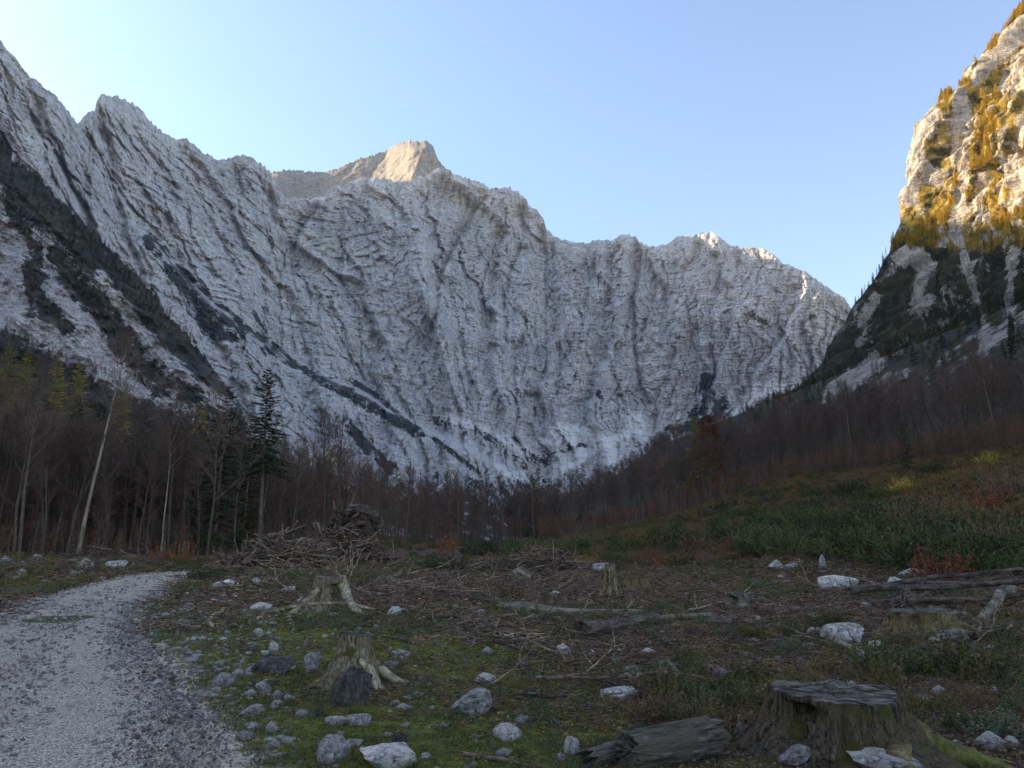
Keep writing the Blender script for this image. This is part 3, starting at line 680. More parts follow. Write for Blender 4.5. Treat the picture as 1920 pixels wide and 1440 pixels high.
class Proto:
    def __init__(s, kind, parts): s.kind = kind; s.parts = parts       # parts: [(name, mesh)]
def proto_beech(seed, twig=None, bark=None, **k):
    a, b = make_beech(seed, **k); return Proto('beech_tree', [('trunk', build(a, 'beech trunk', [bark or M_beech])), ('crown', build(b, 'beech crown', [twig or M_twig], smooth=False))])
def proto_con(kind, seed, leaf, **k):
    a, b = make_spruce(seed, **k); return Proto(kind, [('trunk', build(a, kind+' trunk', [M_sbark])), ('crown', build(b, kind+' crown', [leaf, M_sbark], smooth=False))])
def place(pr, x, y, z, s=1.0, rz=0, label=None, cat=None, group=None, tilt=0, sxy=None):
    e = empty(pr.kind, (x, y, z), rz, (s*(sxy or 1), s*(sxy or 1), s)); e.rotation_euler = (tilt, 0, rz)
    for n, me in pr.parts: link(n, me, e)
    tag(e, label, cat, group); return e

B_near = [proto_beech(101, h=22, first=.35), proto_beech(102, h=21, lean=.05, fork=True, first=.42), proto_beech(103, h=23, first=.48, lean=-.03), proto_beech(104, h=18, first=.3, fork=True)]
B_red = [proto_beech(105, h=15, first=.25, twig=M_twigred), proto_beech(106, h=13, first=.15, twig=M_twigred, dens=.9)]
S_pr = [proto_con('spruce_tree', 201, M_needle, h=22, base=.28), proto_con('spruce_tree', 202, M_needle, h=20, base=.12), proto_con('spruce_tree', 203, M_needle, h=24, base=.45, width=.12, sparse=.8)]
L_pr = [proto_con('larch_tree', 211, M_larch, h=17, base=.18, width=.15, sparse=.9, leafw=.13, droop=.15), proto_con('larch_tree', 212, M_larch, h=15, base=.08, width=.18, sparse=1.0, leafw=.14, droop=.1)]
L_gr = [proto_con('larch_tree', 213, M_larch2, h=18, base=.2, width=.15, leafw=.13, droop=.15)]
# cheap versions for the far slopes
S_far = [proto_con('spruce_tree', 221+i, M_needle, h=13, base=.06, width=.20, sparse=.55, leafw=.42) for i in range(2)]
L_far = [proto_con('larch_tree', 231+i, M_larch, h=13, base=.05, width=.20, sparse=.6, leafw=.40, droop=.1) for i in range(2)]
L_dull = [proto_con('larch_tree', 241, M_larch3, h=13, base=.05, width=.2, sparse=.6, leafw=.40, droop=.1)]

# many copies of one growth as ONE object: a point cloud mesh with an instancing modifier
def scatter_stuff(name, label, cat, P, scl, protos, group=None):
    me = bpy.data.meshes.new(name); me.from_pydata([tuple(map(float, p)) for p in P], [], [])
    for nm, arr in (('siz', scl), ('rot', rng.uniform(0, 6.28, len(P)))):
        a = me.attributes.new(nm, 'FLOAT', 'POINT'); a.data.foreach_set('value', np.asarray(arr, np.float32))
    o = link(name, me); ng = bpy.data.node_groups.new(name, 'GeometryNodeTree')
    ng.interface.new_socket('Geometry', in_out='INPUT', socket_type='NodeSocketGeometry'); ng.interface.new_socket('Geometry', in_out='OUTPUT', socket_type='NodeSocketGeometry')
    N = ng.nodes.new; Lk = ng.links.new
    gi = N('NodeGroupInput'); go = N('NodeGroupOutput'); ip = N('GeometryNodeInstanceOnPoints'); g2 = N('GeometryNodeGeometryToInstance')
    for me_ in protos:
        src = bpy.data.objects.new(me_.name+' source', me_)
        oi = N('GeometryNodeObjectInfo'); oi.inputs['Object'].default_value = src; Lk(oi.outputs['Geometry'], g2.inputs[0])
    ri = N('FunctionNodeRandomValue'); ri.data_type = 'INT'; ri.inputs[4].default_value = 0; ri.inputs[5].default_value = len(protos)-1; ri.inputs['Seed'].default_value = 5
    sa = N('GeometryNodeInputNamedAttribute'); sa.data_type = 'FLOAT'; sa.inputs[0].default_value = 'siz'
    rt = N('GeometryNodeInputNamedAttribute'); rt.data_type = 'FLOAT'; rt.inputs[0].default_value = 'rot'
    cx = N('ShaderNodeCombineXYZ'); Lk(rt.outputs[0], cx.inputs[2])
    Lk(gi.outputs[0], ip.inputs['Points']); Lk(g2.outputs[0], ip.inputs['Instance']); ip.inputs['Pick Instance'].default_value = True
    Lk(ri.outputs[2], ip.inputs['Instance Index']); Lk(cx.outputs[0], ip.inputs['Rotation']); Lk(sa.outputs[0], ip.inputs['Scale']); Lk(ip.outputs[0], go.inputs[0])
    md = o.modifiers.new('scatter', 'NODES'); md.node_group = ng
    return tag(o, label, cat, group, 'stuff')
def merged(pr, name):
    """trunk and crown of a prototype in one mesh for the stuff forests"""
    Vs = []; Fs = []; Ms = []; n = 0; mats = []
    for nm, me in pr.parts:
        v = np.zeros(len(me.vertices)*3, np.float32); me.vertices.foreach_get('co', v); f = np.zeros(len(me.loops), np.int32); me.loops.foreach_get('vertex_index', f)
        mi = np.zeros(len(me.polygons), np.int32); me.polygons.foreach_get('material_index', mi)
        Vs.append(v.reshape(-1, 3)); Fs.append(f.reshape(-1, 3)+n); Ms.append(mi+len(mats)); n += len(v)//3; mats += list(me.materials)
    return np_mesh(name, np.concatenate(Vs), np.concatenate(Fs), mats, False, None, np.concatenate(Ms))
B_m = [merged(p, 'beech') for p in B_near]; R_m = [merged(p, 'red beech') for p in B_red]; S_m = [merged(p, 'spruce') for p in S_pr[:2]]
Sf_m = [merged(p, 'small spruce') for p in S_far]; Lf_m = [merged(p, 'small larch') for p in L_far]; Ld_m = [merged(p, 'dull larch') for p in L_dull]

def ztop(x, y): return np.maximum(H(x, y), HR(x, y)-2)
# where the forest edge runs: distance from the camera for each azimuth
def edge_r(a): return np.interp(a, [-60, -38, -34, -20, -14, -6, 0, 9, 20, 27, 34, 45], [48, 50, 54, 58, 70, 140, 180, 190, 170, 150, 130, 110])
def sample_forest(n, a0, a1, rmax, power=.5):
    a = rng.uniform(a0, a1, n*3); u = rng.uniform(0, 1, n*3); r0 = edge_r(a); r = np.sqrt(r0**2+(rmax**2-r0**2)*u**(1/power*.5))
    x = r*np.sin(np.radians(a)); y = r*np.cos(np.radians(a)); ok = track_d(x, y) > 1.2
    return a[ok][:n], r[ok][:n], x[ok][:n], y[ok][:n]

def below_line(x, y, z):
    px, py = project(x, y, z); return (py > np.interp(px, [1200, 1345, 1420, 1500, 1600, 1700, 1800, 1920, 2100], [845, 805, 782, 792, 790, 785, 765, 735, 700])+30*vn(px/45, py*0, seed=17)) | (px < 1200)
def build_forest():
    # --- the front rank of the left wood, named trees (photo x, base distance, kind)
    front = [(152,56,'pale'),(132,64,'beech'),(40,55,'beech'),(85,60,'beech'),(18,66,'beech'),(205,62,'beech'),(235,70,'beech'),(262,64,'beech'),(306,60,'pale'),(318,61,'beech'),(345,66,'beech'),(375,62,'beech'),(392,60,'beech'),(430,72,'beech'),(440,63,'beech'),(108,70,'beech'),(60,72,'beech'),(180,74,'beech')]
    labs = {0: 'pale barked beech leaning right, the brightest trunk of the left wood', 8: 'slim pale beech trunk above the orange saplings by the track end'}
    for i, (px, r, k) in enumerate(front):
        a = float(azel(px, 1000)[0]); x = r*math.sin(R_(a)); y = r*math.cos(R_(a)); z = float(H(x, y))-.15
        if i == 0: pr = Proto('beech_tree', [('trunk', build(make_beech(150, h=16, lean=.02, first=.5, dens=.8)[0], 'leaning trunk', [M_pale])), ('crown', build(make_beech(150, h=16, lean=.02, first=.5, dens=.8)[1], 'leaning crown', [M_twig], smooth=False))]); s = 1; rz = .3
        elif k == 'pale': pr = Proto('beech_tree', [('trunk', build(make_beech(151, h=15, lean=.05, first=.55)[0], 'pale trunk', [M_pale])), B_near[2].parts[1]]); s = .58; rz = .2
        else: pr = B_near[i % 4]; s = random.uniform(.47, .60); rz = random.uniform(0, 6.2)
        place(pr, x, y, z, s, rz, labs.get(i, 'slender grey beech without leaves at the front edge of the left wood'), 'beech tree', None if i in labs else 'beeches at the front edge of the left wood', sxy=.8)
    # --- spruces of the left wood, traced
    for (px, r, h, lab) in [(486,66,15.6,'tall dark spruce with a bare lower trunk at the right end of the left wood'),(402,63,13.4,'dark spruce with a broad bushy top just left of the tallest spruce'),(425,74,13.2,'narrow dark spruce standing close behind the bushy topped spruce'),(455,70,11.5,'full dark spruce between the tallest spruce and the bushy topped one'),(372,68,11,'full dark spruce left of the bushy topped one'),(120,82,14.5,'dark spruce tip rising among the leafless crowns at the far left'),(160,78,13.5,'dark spruce behind the leaning pale beech'),(255,76,13,'dark spruce in the middle of the left wood'),(330,80,14,'dark spruce behind the slim pale beech trunk'),(50,84,15,'dark spruce near the left border of the photo')]:
        a = float(azel(px, 1000)[0]); x = r*math.sin(R_(a)); y = r*math.cos(R_(a)); pr = S_pr[2] if px in (486, 425) else S_pr[1] if px in (455, 372, 402) else S_pr[0]
        place(pr, x, y, float(H(x, y))-.2, h/(24 if pr is S_pr[2] else 20 if pr is S_pr[1] else 22), random.uniform(0, 6), lab, 'spruce tree', sxy=1.25)
    # --- left wood, individuals behind
    a, r, x, y = sample_forest(85, -41, -15, 120, .8)
    for i in range(len(x)):
        place(B_near[i % 4], x[i], y[i], float(H(x[i], y[i]))-.2, random.uniform(.44, .6), random.uniform(0, 6.2), 'leafless beech within the dense wood left of the clearing', 'beech tree', 'beeches inside the left wood')
    # --- middle and right forest, individuals near the edge
    a = rng.uniform(-14, 40, 205); r = edge_r(a)+rng.uniform(0, 1, 205)**1.3*50
    x = r*np.sin(np.radians(a)); y = r*np.cos(np.radians(a)); z = ztop(x, y)
    for i in range(len(x)):
        if a[i] < 3: lab, g = 'leafless beech in the flat forest behind the middle of the clearing', 'beeches behind the middle of the clearing'
        else: lab, g = 'leafless beech on the forest slope above the green shrubs', 'beeches on the slope above the shrubs'
        pr = B_near[i % 4]
        s = random.uniform(.58, .85)*np.interp(a[i], [-12, -4, 10, 20], [.8, .92, .98, 1.05])
        if i % 6 == 0 and a[i] < 12: pr = Proto('beech_tree', [('trunk', B_near[2].parts[0][1]), ('crown', B_red[0].parts[1][1])]); s *= 1.2; lab = 'reddish brown crowned beech in the forest belt behind the clearing'; g = 'reddish crowned beeches behind the clearing'
        place(pr, x[i], y[i], float(z[i])-.3, s, random.uniform(0, 6.2), lab, 'beech tree', g)
    # --- stuff: the rest
    n = 900; a = rng.uniform(-43, -13, n); r = edge_r(a)+8+rng.uniform(0, 1, n)*90; x = r*np.sin(np.radians(a)); y = r*np.cos(np.radians(a)); ok = track_d(x, y) > 1.5
    scatter_stuff('left_wood', 'dense leafless wood behind the first trees on the left', 'forest', np.stack([x, y, H(x, y)-.3], 1)[ok], rng.uniform(.36, .58, n)[ok], B_m+R_m)
    n = 1900; a = rng.uniform(-43, 46, n); r = np.sqrt(rng.uniform(0, 1, n))*330+95; r = np.maximum(r, edge_r(a)+12+rng.uniform(0, 40, n))
    keep = ~((np.abs(a-2) < 12) & (r > 260))
    a, r = a[keep], r[keep]; x = r*np.sin(np.radians(a)); y = r*np.cos(np.radians(a)); z = ztop(x, y)-.3; k = below_line(x, y, z); x, y, z, a = x[k], y[k], z[k], a[k]
    scatter_stuff('beech_forest', 'leafless beech forest filling the valley floor and lower slopes', 'forest', np.stack([x, y, z], 1), rng.uniform(.55, .85, len(x))*np.interp(a, [-14, -4, 10, 20], [.9, .88, .98, 1.05]), B_m)
    # right lower slope far away, up to the foot of the cliff
    n = 2600; yy = rng.uniform(150, 800, n); u = rng.uniform(0, 1, n)
    zz = 20+u**.8*160; xx = np.interp(zz, PZ, PX)+cliff_shift(yy); ok = (np.degrees(np.arctan2(xx, yy)) < 42)
    xx, yy, zz = xx[ok], yy[ok], zz[ok]
    lim = np.interp(yy, [150, 400, 800], [150, 110, 150]); ok = zz < lim+20*vn(xx/40, yy/40, seed=3)
    xx, yy, zz = xx[ok], yy[ok], np.maximum(zz, H(xx, yy))[ok]; k = below_line(xx, yy, zz); xx, yy, zz = xx[k], yy[k], zz[k]
    scatter_stuff('slope_forest', 'purple brown leafless forest on the far lower slope under the right cliff', 'forest', np.stack([xx, yy, zz-1], 1), rng.uniform(.5, .8, len(xx)), B_m[:3])
    # reddish saplings along the forest foot
    n = 1500; a = rng.uniform(2, 44, n); r = edge_r(a)-10+rng.uniform(0, 34, n)*np.interp(a, [2, 15], [.5, 1]); x = r*np.sin(np.radians(a)); y = r*np.cos(np.radians(a))
    scatter_stuff('sapling_thicket', 'red brown thicket of leafless saplings along the foot of the right forest', 'thicket', np.stack([x, y, H(x, y)-.1], 1), rng.uniform(.16, .36, n), R_m)
    n = 520; a = rng.uniform(-42, 3, n); r = edge_r(a)+rng.uniform(-2, 22, n); x = r*np.sin(np.radians(a)); y = r*np.cos(np.radians(a)); ok = track_d(x, y) > 1
    scatter_stuff('brushwood_undergrowth', 'brown undergrowth of thin stems at the foot of the left wood', 'undergrowth', np.stack([x, y, H(x, y)-.1], 1)[ok], (rng.uniform(.05, .20, n)*r/70)[ok], R_m+B_m[:1])
    # --- traced conifers of the middle
    for (px, pyt, r, kind, lab) in [
        (838,882,230,'s','dark spruce tip in the middle of the forest belt'),(858,890,225,'s','dark spruce pair member right of the middle spruce tip'),(990,905,195,'s','narrow dark spruce left of the paired spruces near the centre'),
        (1008,868,215,'s','tallest dark spruce of the centre, behind the narrow one'),(1090,868,260,'s','lone dark spruce tip below the white scree fan'),(640,838,260,'s','dark blue green spruce beside the golden larches'),(1385,850,205,'s','dark spruce inside the right forest right of the red beech'),(1700,880,118,'s','small dark spruce at the upper edge of the shrub slope'),(1905,705,210,'s','dark spruce on the slope at the right border of the photo'),
        (620,835,230,'l','golden larch with a drooping crown left of the dark spruce'),(600,842,240,'l','golden larch tip behind the drooping larch'),(572,828,250,'g','yellow larch on the far left of the golden trio'),(530,812,260,'g','yellow green larch tip just right of the left wood'),(745,875,230,'g','yellow green larch low in the middle forest'),(1300,778,200,'g2','yellow green larch beside the rust red beech'),(1850,690,260,'g','yellow green larch high on the right slope'),
        (1040,905,215,'s','dark spruce half hidden right of the centre pair'),(1480,815,190,'g','dull yellow larch high in the right forest'),(20,640,330,'g2','bright yellow green larch high on the left slope'),(55,655,325,'g2','yellow green larch second from the left border'),(110,670,300,'g2','broad yellow green larch above the leaning beech'),(5,690,290,'g2','yellow green larch cut by the left border'),(235,720,260,'g2','small yellow larch above the middle of the left wood'),(150,680,305,'g2','yellow larch right of the broad yellow green one'),(375,752,280,'g2','small yellow larch behind the bushy spruce top')]:
        X, Y, Z = ray(px, pyt); n_ = math.hypot(X, Y); x = r*X/n_; y = r*Y/n_; zt = EYE+r*Z/n_; zg = float(ztop(np.array([x]), np.array([y]))[0])-.3; h = max(zt-zg, 8)
        pr = {'s': S_pr[1], 'l': L_pr[0], 'g': L_gr[0], 'g2': L_gr[0]}[kind]; h0 = {'s': 20, 'l': 17, 'g': 18, 'g2': 18}[kind]
        place(pr, x, y, zg, h/h0, random.uniform(0, 6), lab, 'larch tree' if kind != 's' else 'spruce tree', sxy=1.15 if kind == 's' else 1.3)
    # the rust red beech
    a, b = make_beech(160, h=18, first=.12, dens=1.0, spread=.8); r = 182
    X, Y, Z = ray(1325, 776); n_ = math.hypot(X, Y); x = r*X/n_; y = r*Y/n_; zg = float(H(x, y)); h = EYE+r*Z/n_-zg
    rr = np.random.default_rng(4); cone = MB(); n = 5200; f = rr.uniform(0, 1, n)**.8; wv = 3.3*(1-f)**.7+.4
    ang = rr.uniform(0, 6.28, n); rad = wv*np.sqrt(rr.uniform(.05, 1, n)); cl = vn(np.cos(ang)*2+5, np.sin(ang)*2, f*9, seed=8) > -.15
    leaves(cone, np.stack([np.cos(ang)*rad, np.sin(ang)*rad, 3+f*15], 1)[cl], .13, rr)
    b.add(np.concatenate(cone.V), np.concatenate(cone.T), 1)
    e = empty('beech_tree', (x, y, zg-.3), 0, (h/18*1.5, h/18*1.5, h/18)); link('trunk', build(a, 'rust trunk', [M_beech]), e); link('crown', build(b, 'rust crown', [M_twigred, M_rust], smooth=False), e)
    tag(e, 'rust red leaved beech standing out of the right forest edge', 'beech tree')
build_forest()

# ------------------------------------------------------------------ trees growing on the cliffs
def on_surface(X, Y, Z, W, n, yfil=None):
    w_ = W[:X.shape[0], :X.shape[1]]; w_ = np.clip(w_, 0, None); 
    if yfil is not None: w_ = w_*yfil
    p = (w_/w_.sum()).ravel(); i = rng.choice(p.size, n, p=p)
    return X.ravel()[i], Y.ravel()[i], Z.ravel()[i]
def cliff_trees():
    px, py = project(RCX, RCY, RCZ); infr = (px > 1400) & (px < 2050) & (py > -100) & (py < 800) & (RCY < YC+4)
    wz = RCV+.45*fbm(RCY/16, RCZ/16, o=3, seed=130); dense = sstep(.45, .75, wz)
    lit = sstep(478, 455, py)*infr*dense
    gold = lit*sstep(-.35, .2, fbm(RCY/40, RCZ/40, o=2, seed=131))
    x, y, z = on_surface(RCX, RCY, RCZ, gold, 290)
    for i in range(len(x)):
        place(L_far[i % 2], x[i], y[i], z[i]-1, random.uniform(.45, 1.0), random.uniform(0, 6), 'golden autumn larch clinging to the sunlit upper right cliff', 'larch tree', 'golden larches on the sunlit cliff')
    x, y, z = on_surface(RCX, RCY, RCZ, gold, 3200)
    scatter_stuff('larch_growth', 'golden larch growth covering the ledges of the sunlit cliff', 'larches', np.stack([x, y, z-1], 1), rng.uniform(.3, .85, len(x)), Lf_m)
    x, y, z = on_surface(RCX, RCY, RCZ, lit*.35+infr*dense*sstep(440, 500, py)*sstep(800, 700, py), 200)
    for i in range(len(x)):
        place(S_far[i % 2], x[i], y[i], z[i]-1, random.uniform(.5, 1.0), random.uniform(0, 6), 'small dark spruce clinging to the shaded right cliff', 'spruce tree', 'dark spruces on the right cliff')
    x, y, z = on_surface(RCX, RCY, RCZ, lit*.25+infr*dense*sstep(440, 500, py), 1500)
    scatter_stuff('spruce_growth', 'dark spruce growth on the ledges of the shaded right cliff', 'spruces', np.stack([x, y, z-1], 1), rng.uniform(.3, .8, len(x)), Sf_m+Ld_m)
    # skyline trees on the shoulder
    for k, (sx, sy) in enumerate([(1600,560),(1606,556),(1612,548),(1618,540),(1624,533),(1631,522),(1640,508),(1646,498),(1652,480),(1657,468),(1596,572),(1590,580)]):
        X, Y, Z = ray(sx, sy); y = YC-4; x = y*X/Y; z = EYE+y*Z/Y
        place(S_far[k % 2], x+2, y, z-9, random.uniform(.8, 1.15), k, 'small spruce silhouetted on the skyline shoulder below the sunlit cliff', 'spruce tree', 'spruces on the skyline shoulder', sxy=.55)
    # left spur
    px, py = project(SPX, SPY, SPZ); infr = (px > -120) & (px < 620) & (py > 200) & (py < 900)
    dense = sstep(.5, .8, np.pad(SPV, ((0, 1), (0, 0)))+.35*fbm(px/14, py/14, o=3, seed=133))*infr
    dense[-1] = 0
    up = dense*sstep(720, 560, py)
    x, y, z = on_surface(SPX, SPY, SPZ, up, 230)
    for i in range(len(x)):
        d_ = i % 3 == 0
        place(L_dull[0] if d_ else S_far[i % 2], x[i], y[i], z[i]-1.5, random.uniform(.6, 1.25), random.uniform(0, 6), 'dull yellow larch on the wooded left spur' if d_ else 'small dark spruce on the wooded left spur', 'larch tree' if d_ else 'spruce tree', 'larches on the left spur' if d_ else 'spruces on the left spur')
    x, y, z = on_surface(SPX, SPY, SPZ, up, 1500)
    scatter_stuff('dwarf_pine_growth', 'dark dwarf pine growth covering the crest of the left spur', 'dwarf pines', np.stack([x, y, z-1.5], 1), rng.uniform(.3, .8, len(x)), Sf_m+Ld_m)
    x, y, z = on_surface(SPX, SPY, SPZ, infr*sstep(0, 60, py-np.interp(px, [0, 150, 300, 450, 560], [585, 660, 740, 800, 880])), 1500)
    scatter_stuff('spur_forest', 'leafless purple brown forest at the foot of the left spur', 'forest', np.stack([x, y, z-2], 1), rng.uniform(.5, .8, len(x)), B_m[:3])
cliff_trees()
# ------------------------------------------------------------------ foreground materials
def stone_mat(name, a, b, c_=(.06, .065, .05), moss=.0):
    t = NT(name, (1.30, 1.12, .97)); c = t.coord(); n = t.noise(c, 3.5, 7, .72, .5); n2 = t.noise(c, 14, 5, .7); 
    cc = t.ramp(n, [(.34, c_), (.46, a), (.62, b)])
    cc = t.mix(.6, cc, t.ramp(n2, [(.36, .35), (.58, 1.15)]), 'MULTIPLY')
    cc = t.mix(1.0, cc, t.ramp(t.rnd(), [(0, .72), (1, 1.12)]), 'MULTIPLY')
    g = t.n('ShaderNodeNewGeometry'); sp = t.n('ShaderNodeSeparateXYZ'); 
    if moss: cc = t.mix(t.math('MULTIPLY', t.clampmix(t.noise(c, 2.4, 4, .65), .54-.1*moss, .62), .9), cc, (.055, .065, .018))
    t.color(cc); t.bump(t.math('ADD', n, t.math('MULTIPLY', n2, .4)), .06, 1.0); return t.m
M_st = stone_mat('pale limestone rock', (.30, .305, .32), (.60, .60, .61)); M_stw = stone_mat('white limestone rock', (.50, .51, .53), (.80, .80, .79)); M_std = stone_mat('dark weathered rock', (.075, .072, .075), (.17, .165, .17)); M_stm = stone_mat('mossy grey rock', (.22, .21, .19), (.42, .41, .36), moss=1)
def fiber_mat(name, a, b, c_=None, moss=0., sc=(1, 1, .12), s=38):
    """wood with fibres along local z (or another axis)"""
    t = NT(name); c = t.coord(sc); n = t.noise(c, s, 7, .7, .3); n2 = t.noise(t.coord(), 3.2, 4, .6); n3 = t.noise(t.coord(tuple(v*3 for v in sc)), s*1.3, 4, .7)
    cc = t.ramp(n, [(.34, tuple(v*.22 for v in a)), (.44, a), (.62, b)])
    if c_: cc = t.mix(t.clampmix(n2, .5, .64), cc, c_)
    cc = t.mix(.7, cc, t.ramp(n3, [(.36, .35), (.6, 1.2)]), 'MULTIPLY')
    if moss: cc = t.mix(t.clampmix(t.noise(t.coord(), 5, 4, .6), .60-.14*moss, .68-.1*moss), cc, (.055, .060, .014))
    t.color(cc); t.bump(t.math('ADD', n, t.math('MULTIPLY', n3, .4)), .05, 1.0); return t.m
M_stump = fiber_mat('old stump wood', (.034, .028, .021), (.14, .115, .082), (.10, .08, .046), .25)
M_stump2 = fiber_mat('pale stump wood', (.10, .085, .062), (.30, .26, .19), (.16, .125, .075), .25)
M_root = fiber_mat('olive brown root', (.07, .056, .034), (.20, .165, .095), (.13, .10, .05), .3, (1, 1, 1), 5)
M_rootmoss = fiber_mat('mossy root', (.07, .06, .03), (.18, .15, .08), (.09, .10, .02), 1.0, (1, 1, 1), 5)
M_rootpale = fiber_mat('bleached root', (.16, .14, .11), (.40, .36, .28), None, .1, (1, 1, 1), 5)
M_log = fiber_mat('weathered grey log', (.05, .047, .045), (.17, .16, .15), (.10, .085, .07), 0, (.10, 1, 1), 30)
M_logb = fiber_mat('brown split log', (.10, .07, .04), (.30, .21, .12), None, .2, (.14, 1, 1), 8)
M_pole = fiber_mat('dark pole bark', (.035, .029, .026), (.12, .10, .09), None, 0, (.2, 1, 1), 8)
M_polep = fiber_mat('pale grey bark', (.075, .070, .06), (.20, .185, .155), None, .15, (.2, 1, 1), 8)
M_stick = fiber_mat('brown dead branch', (.08, .055, .044), (.23, .165, .135), None, 0, (1, 1, 1), 6)
M_stickp = fiber_mat('pale dead branch', (.14, .11, .085), (.34, .28, .21), None, 0, (1, 1, 1), 6)
def top_mat():
    t = NT('cut stump top'); c = t.coord(); sp = t.n('ShaderNodeSeparateXYZ'); t.L(c, sp.inputs[0])
    n = t.noise(c, 4, 5, .65); st = t.noise(t.coord((1, 5, 1)), 5, 6, .7)
    cc = t.ramp(st, [(.40, (.015, .014, .013)), (.5, (.065, .060, .055)), (.62, (.16, .15, .138))])
    cc = t.mix(.5, cc, t.ramp(n, [(.3, .4), (.7, 1.2)]), 'MULTIPLY'); t.color(cc); t.bump(st, .03, 1.0); return t.m
M_top = top_mat()
M_dead = leaf_mat('brown leaf litter', (.10, .042, .018), (.22, .10, .045)); M_chip = leaf_mat('bark and wood chips', (.055, .036, .026), (.19, .13, .09))
M_soil = fiber_mat('dark soil', (.022, .016, .012), (.065, .046, .034), None, 0, (1, 1, 1), 6)
M_grass = leaf_mat('moss and short grass', (.045, .060, .010), (.12, .14, .028)); M_herb = leaf_mat('dark green herb leaves', (.022, .036, .014), (.075, .10, .038)); M_sprig = leaf_mat('grey green spruce sprigs', (.030, .055, .036), (.085, .13, .085))
M_ygrass = leaf_mat('yellow olive shoots', (.06, .055, .014), (.15, .125, .035)); M_brn = leaf_mat('brown dry stalks', (.07, .042, .022), (.16, .10, .055))

# ------------------------------------------------------------------ rocks
def ico(sub):
    bm = __import__('bmesh').new(); __import__('bmesh').ops.create_icosphere(bm, subdivisions=sub, radius=1)
    bm.verts.ensure_lookup_table(); V = np.array([v.co[:] for v in bm.verts]); F = np.array([[v.index for v in f.verts] for f in bm.faces]); bm.free(); return V, F
IV, IF = ico(4); IV2, IF2 = ico(2); IV1, IF1 = ico(1)
def rock_geo(seed, V=IV, F=IF, cuts=20, rough=1.0):
    r = np.random.default_rng(seed); P = V*np.array([1, r.uniform(.65, .95), r.uniform(.6, .8)])
    for i in range(cuts):
        n = unit(r.normal(0, 1, 3)*np.array([1, 1, .8])); dcut = r.uniform(.36, .70)*np.linalg.norm(n*np.array([1, .8, .65]))
        dd = P@n-dcut; P = P-np.clip(dd, 0, None)[:, None]*n*.93
    N = P/np.linalg.norm(P, axis=1)[:, None]
    P = P+N*(rough*(.03*fbm(V[:, 0]*2.3+seed, V[:, 1]*2.3, V[:, 2]*2.3, o=4, seed=seed)-.035*ridged(V[:, 0]*3+seed, V[:, 1]*3, V[:, 2]*3, o=2, seed=seed+3)))[:, None]
    P[:, 2] -= P[:, 2].min()*.55
    P /= np.abs(P[:, :2]).max(); return P, F
ROCKM = {}
def rock_mesh(i, m):
    k = (i, m.name)
    if k not in ROCKM: P, F = rock_geo(i); ROCKM[k] = np_mesh('rock shape', P, F, [m], True)
    return ROCKM[k]
def px_size(p, w): return w/FOC*math.hypot(p[0], p[1])
def put_rock(px, py, w, h, m, label, group=None, seed=None, rz=None):
    p = ground_pt(px, py); W = px_size(p, w)/2; Hh = px_size(p, h); seed = seed if seed is not None else random.randint(1, 14)
    me = rock_mesh(seed, m); zmax = max(v.co.z for v in me.vertices) if seed not in ZM else ZM[seed]; ZM[seed] = zmax
    fw = p[:2]/np.linalg.norm(p[:2]); q = p[:2]+fw*W*.6
    o = link('rock', me, None, (q[0], q[1], float(H(q[0], q[1]))-.08*Hh), (0, 0, rz if rz is not None else random.uniform(-.5, .5)-math.atan2(p[0], p[1])), (W, W*.85, Hh/zmax*1.08))
    return tag(o, label, 'rock', group)
ZM = {}
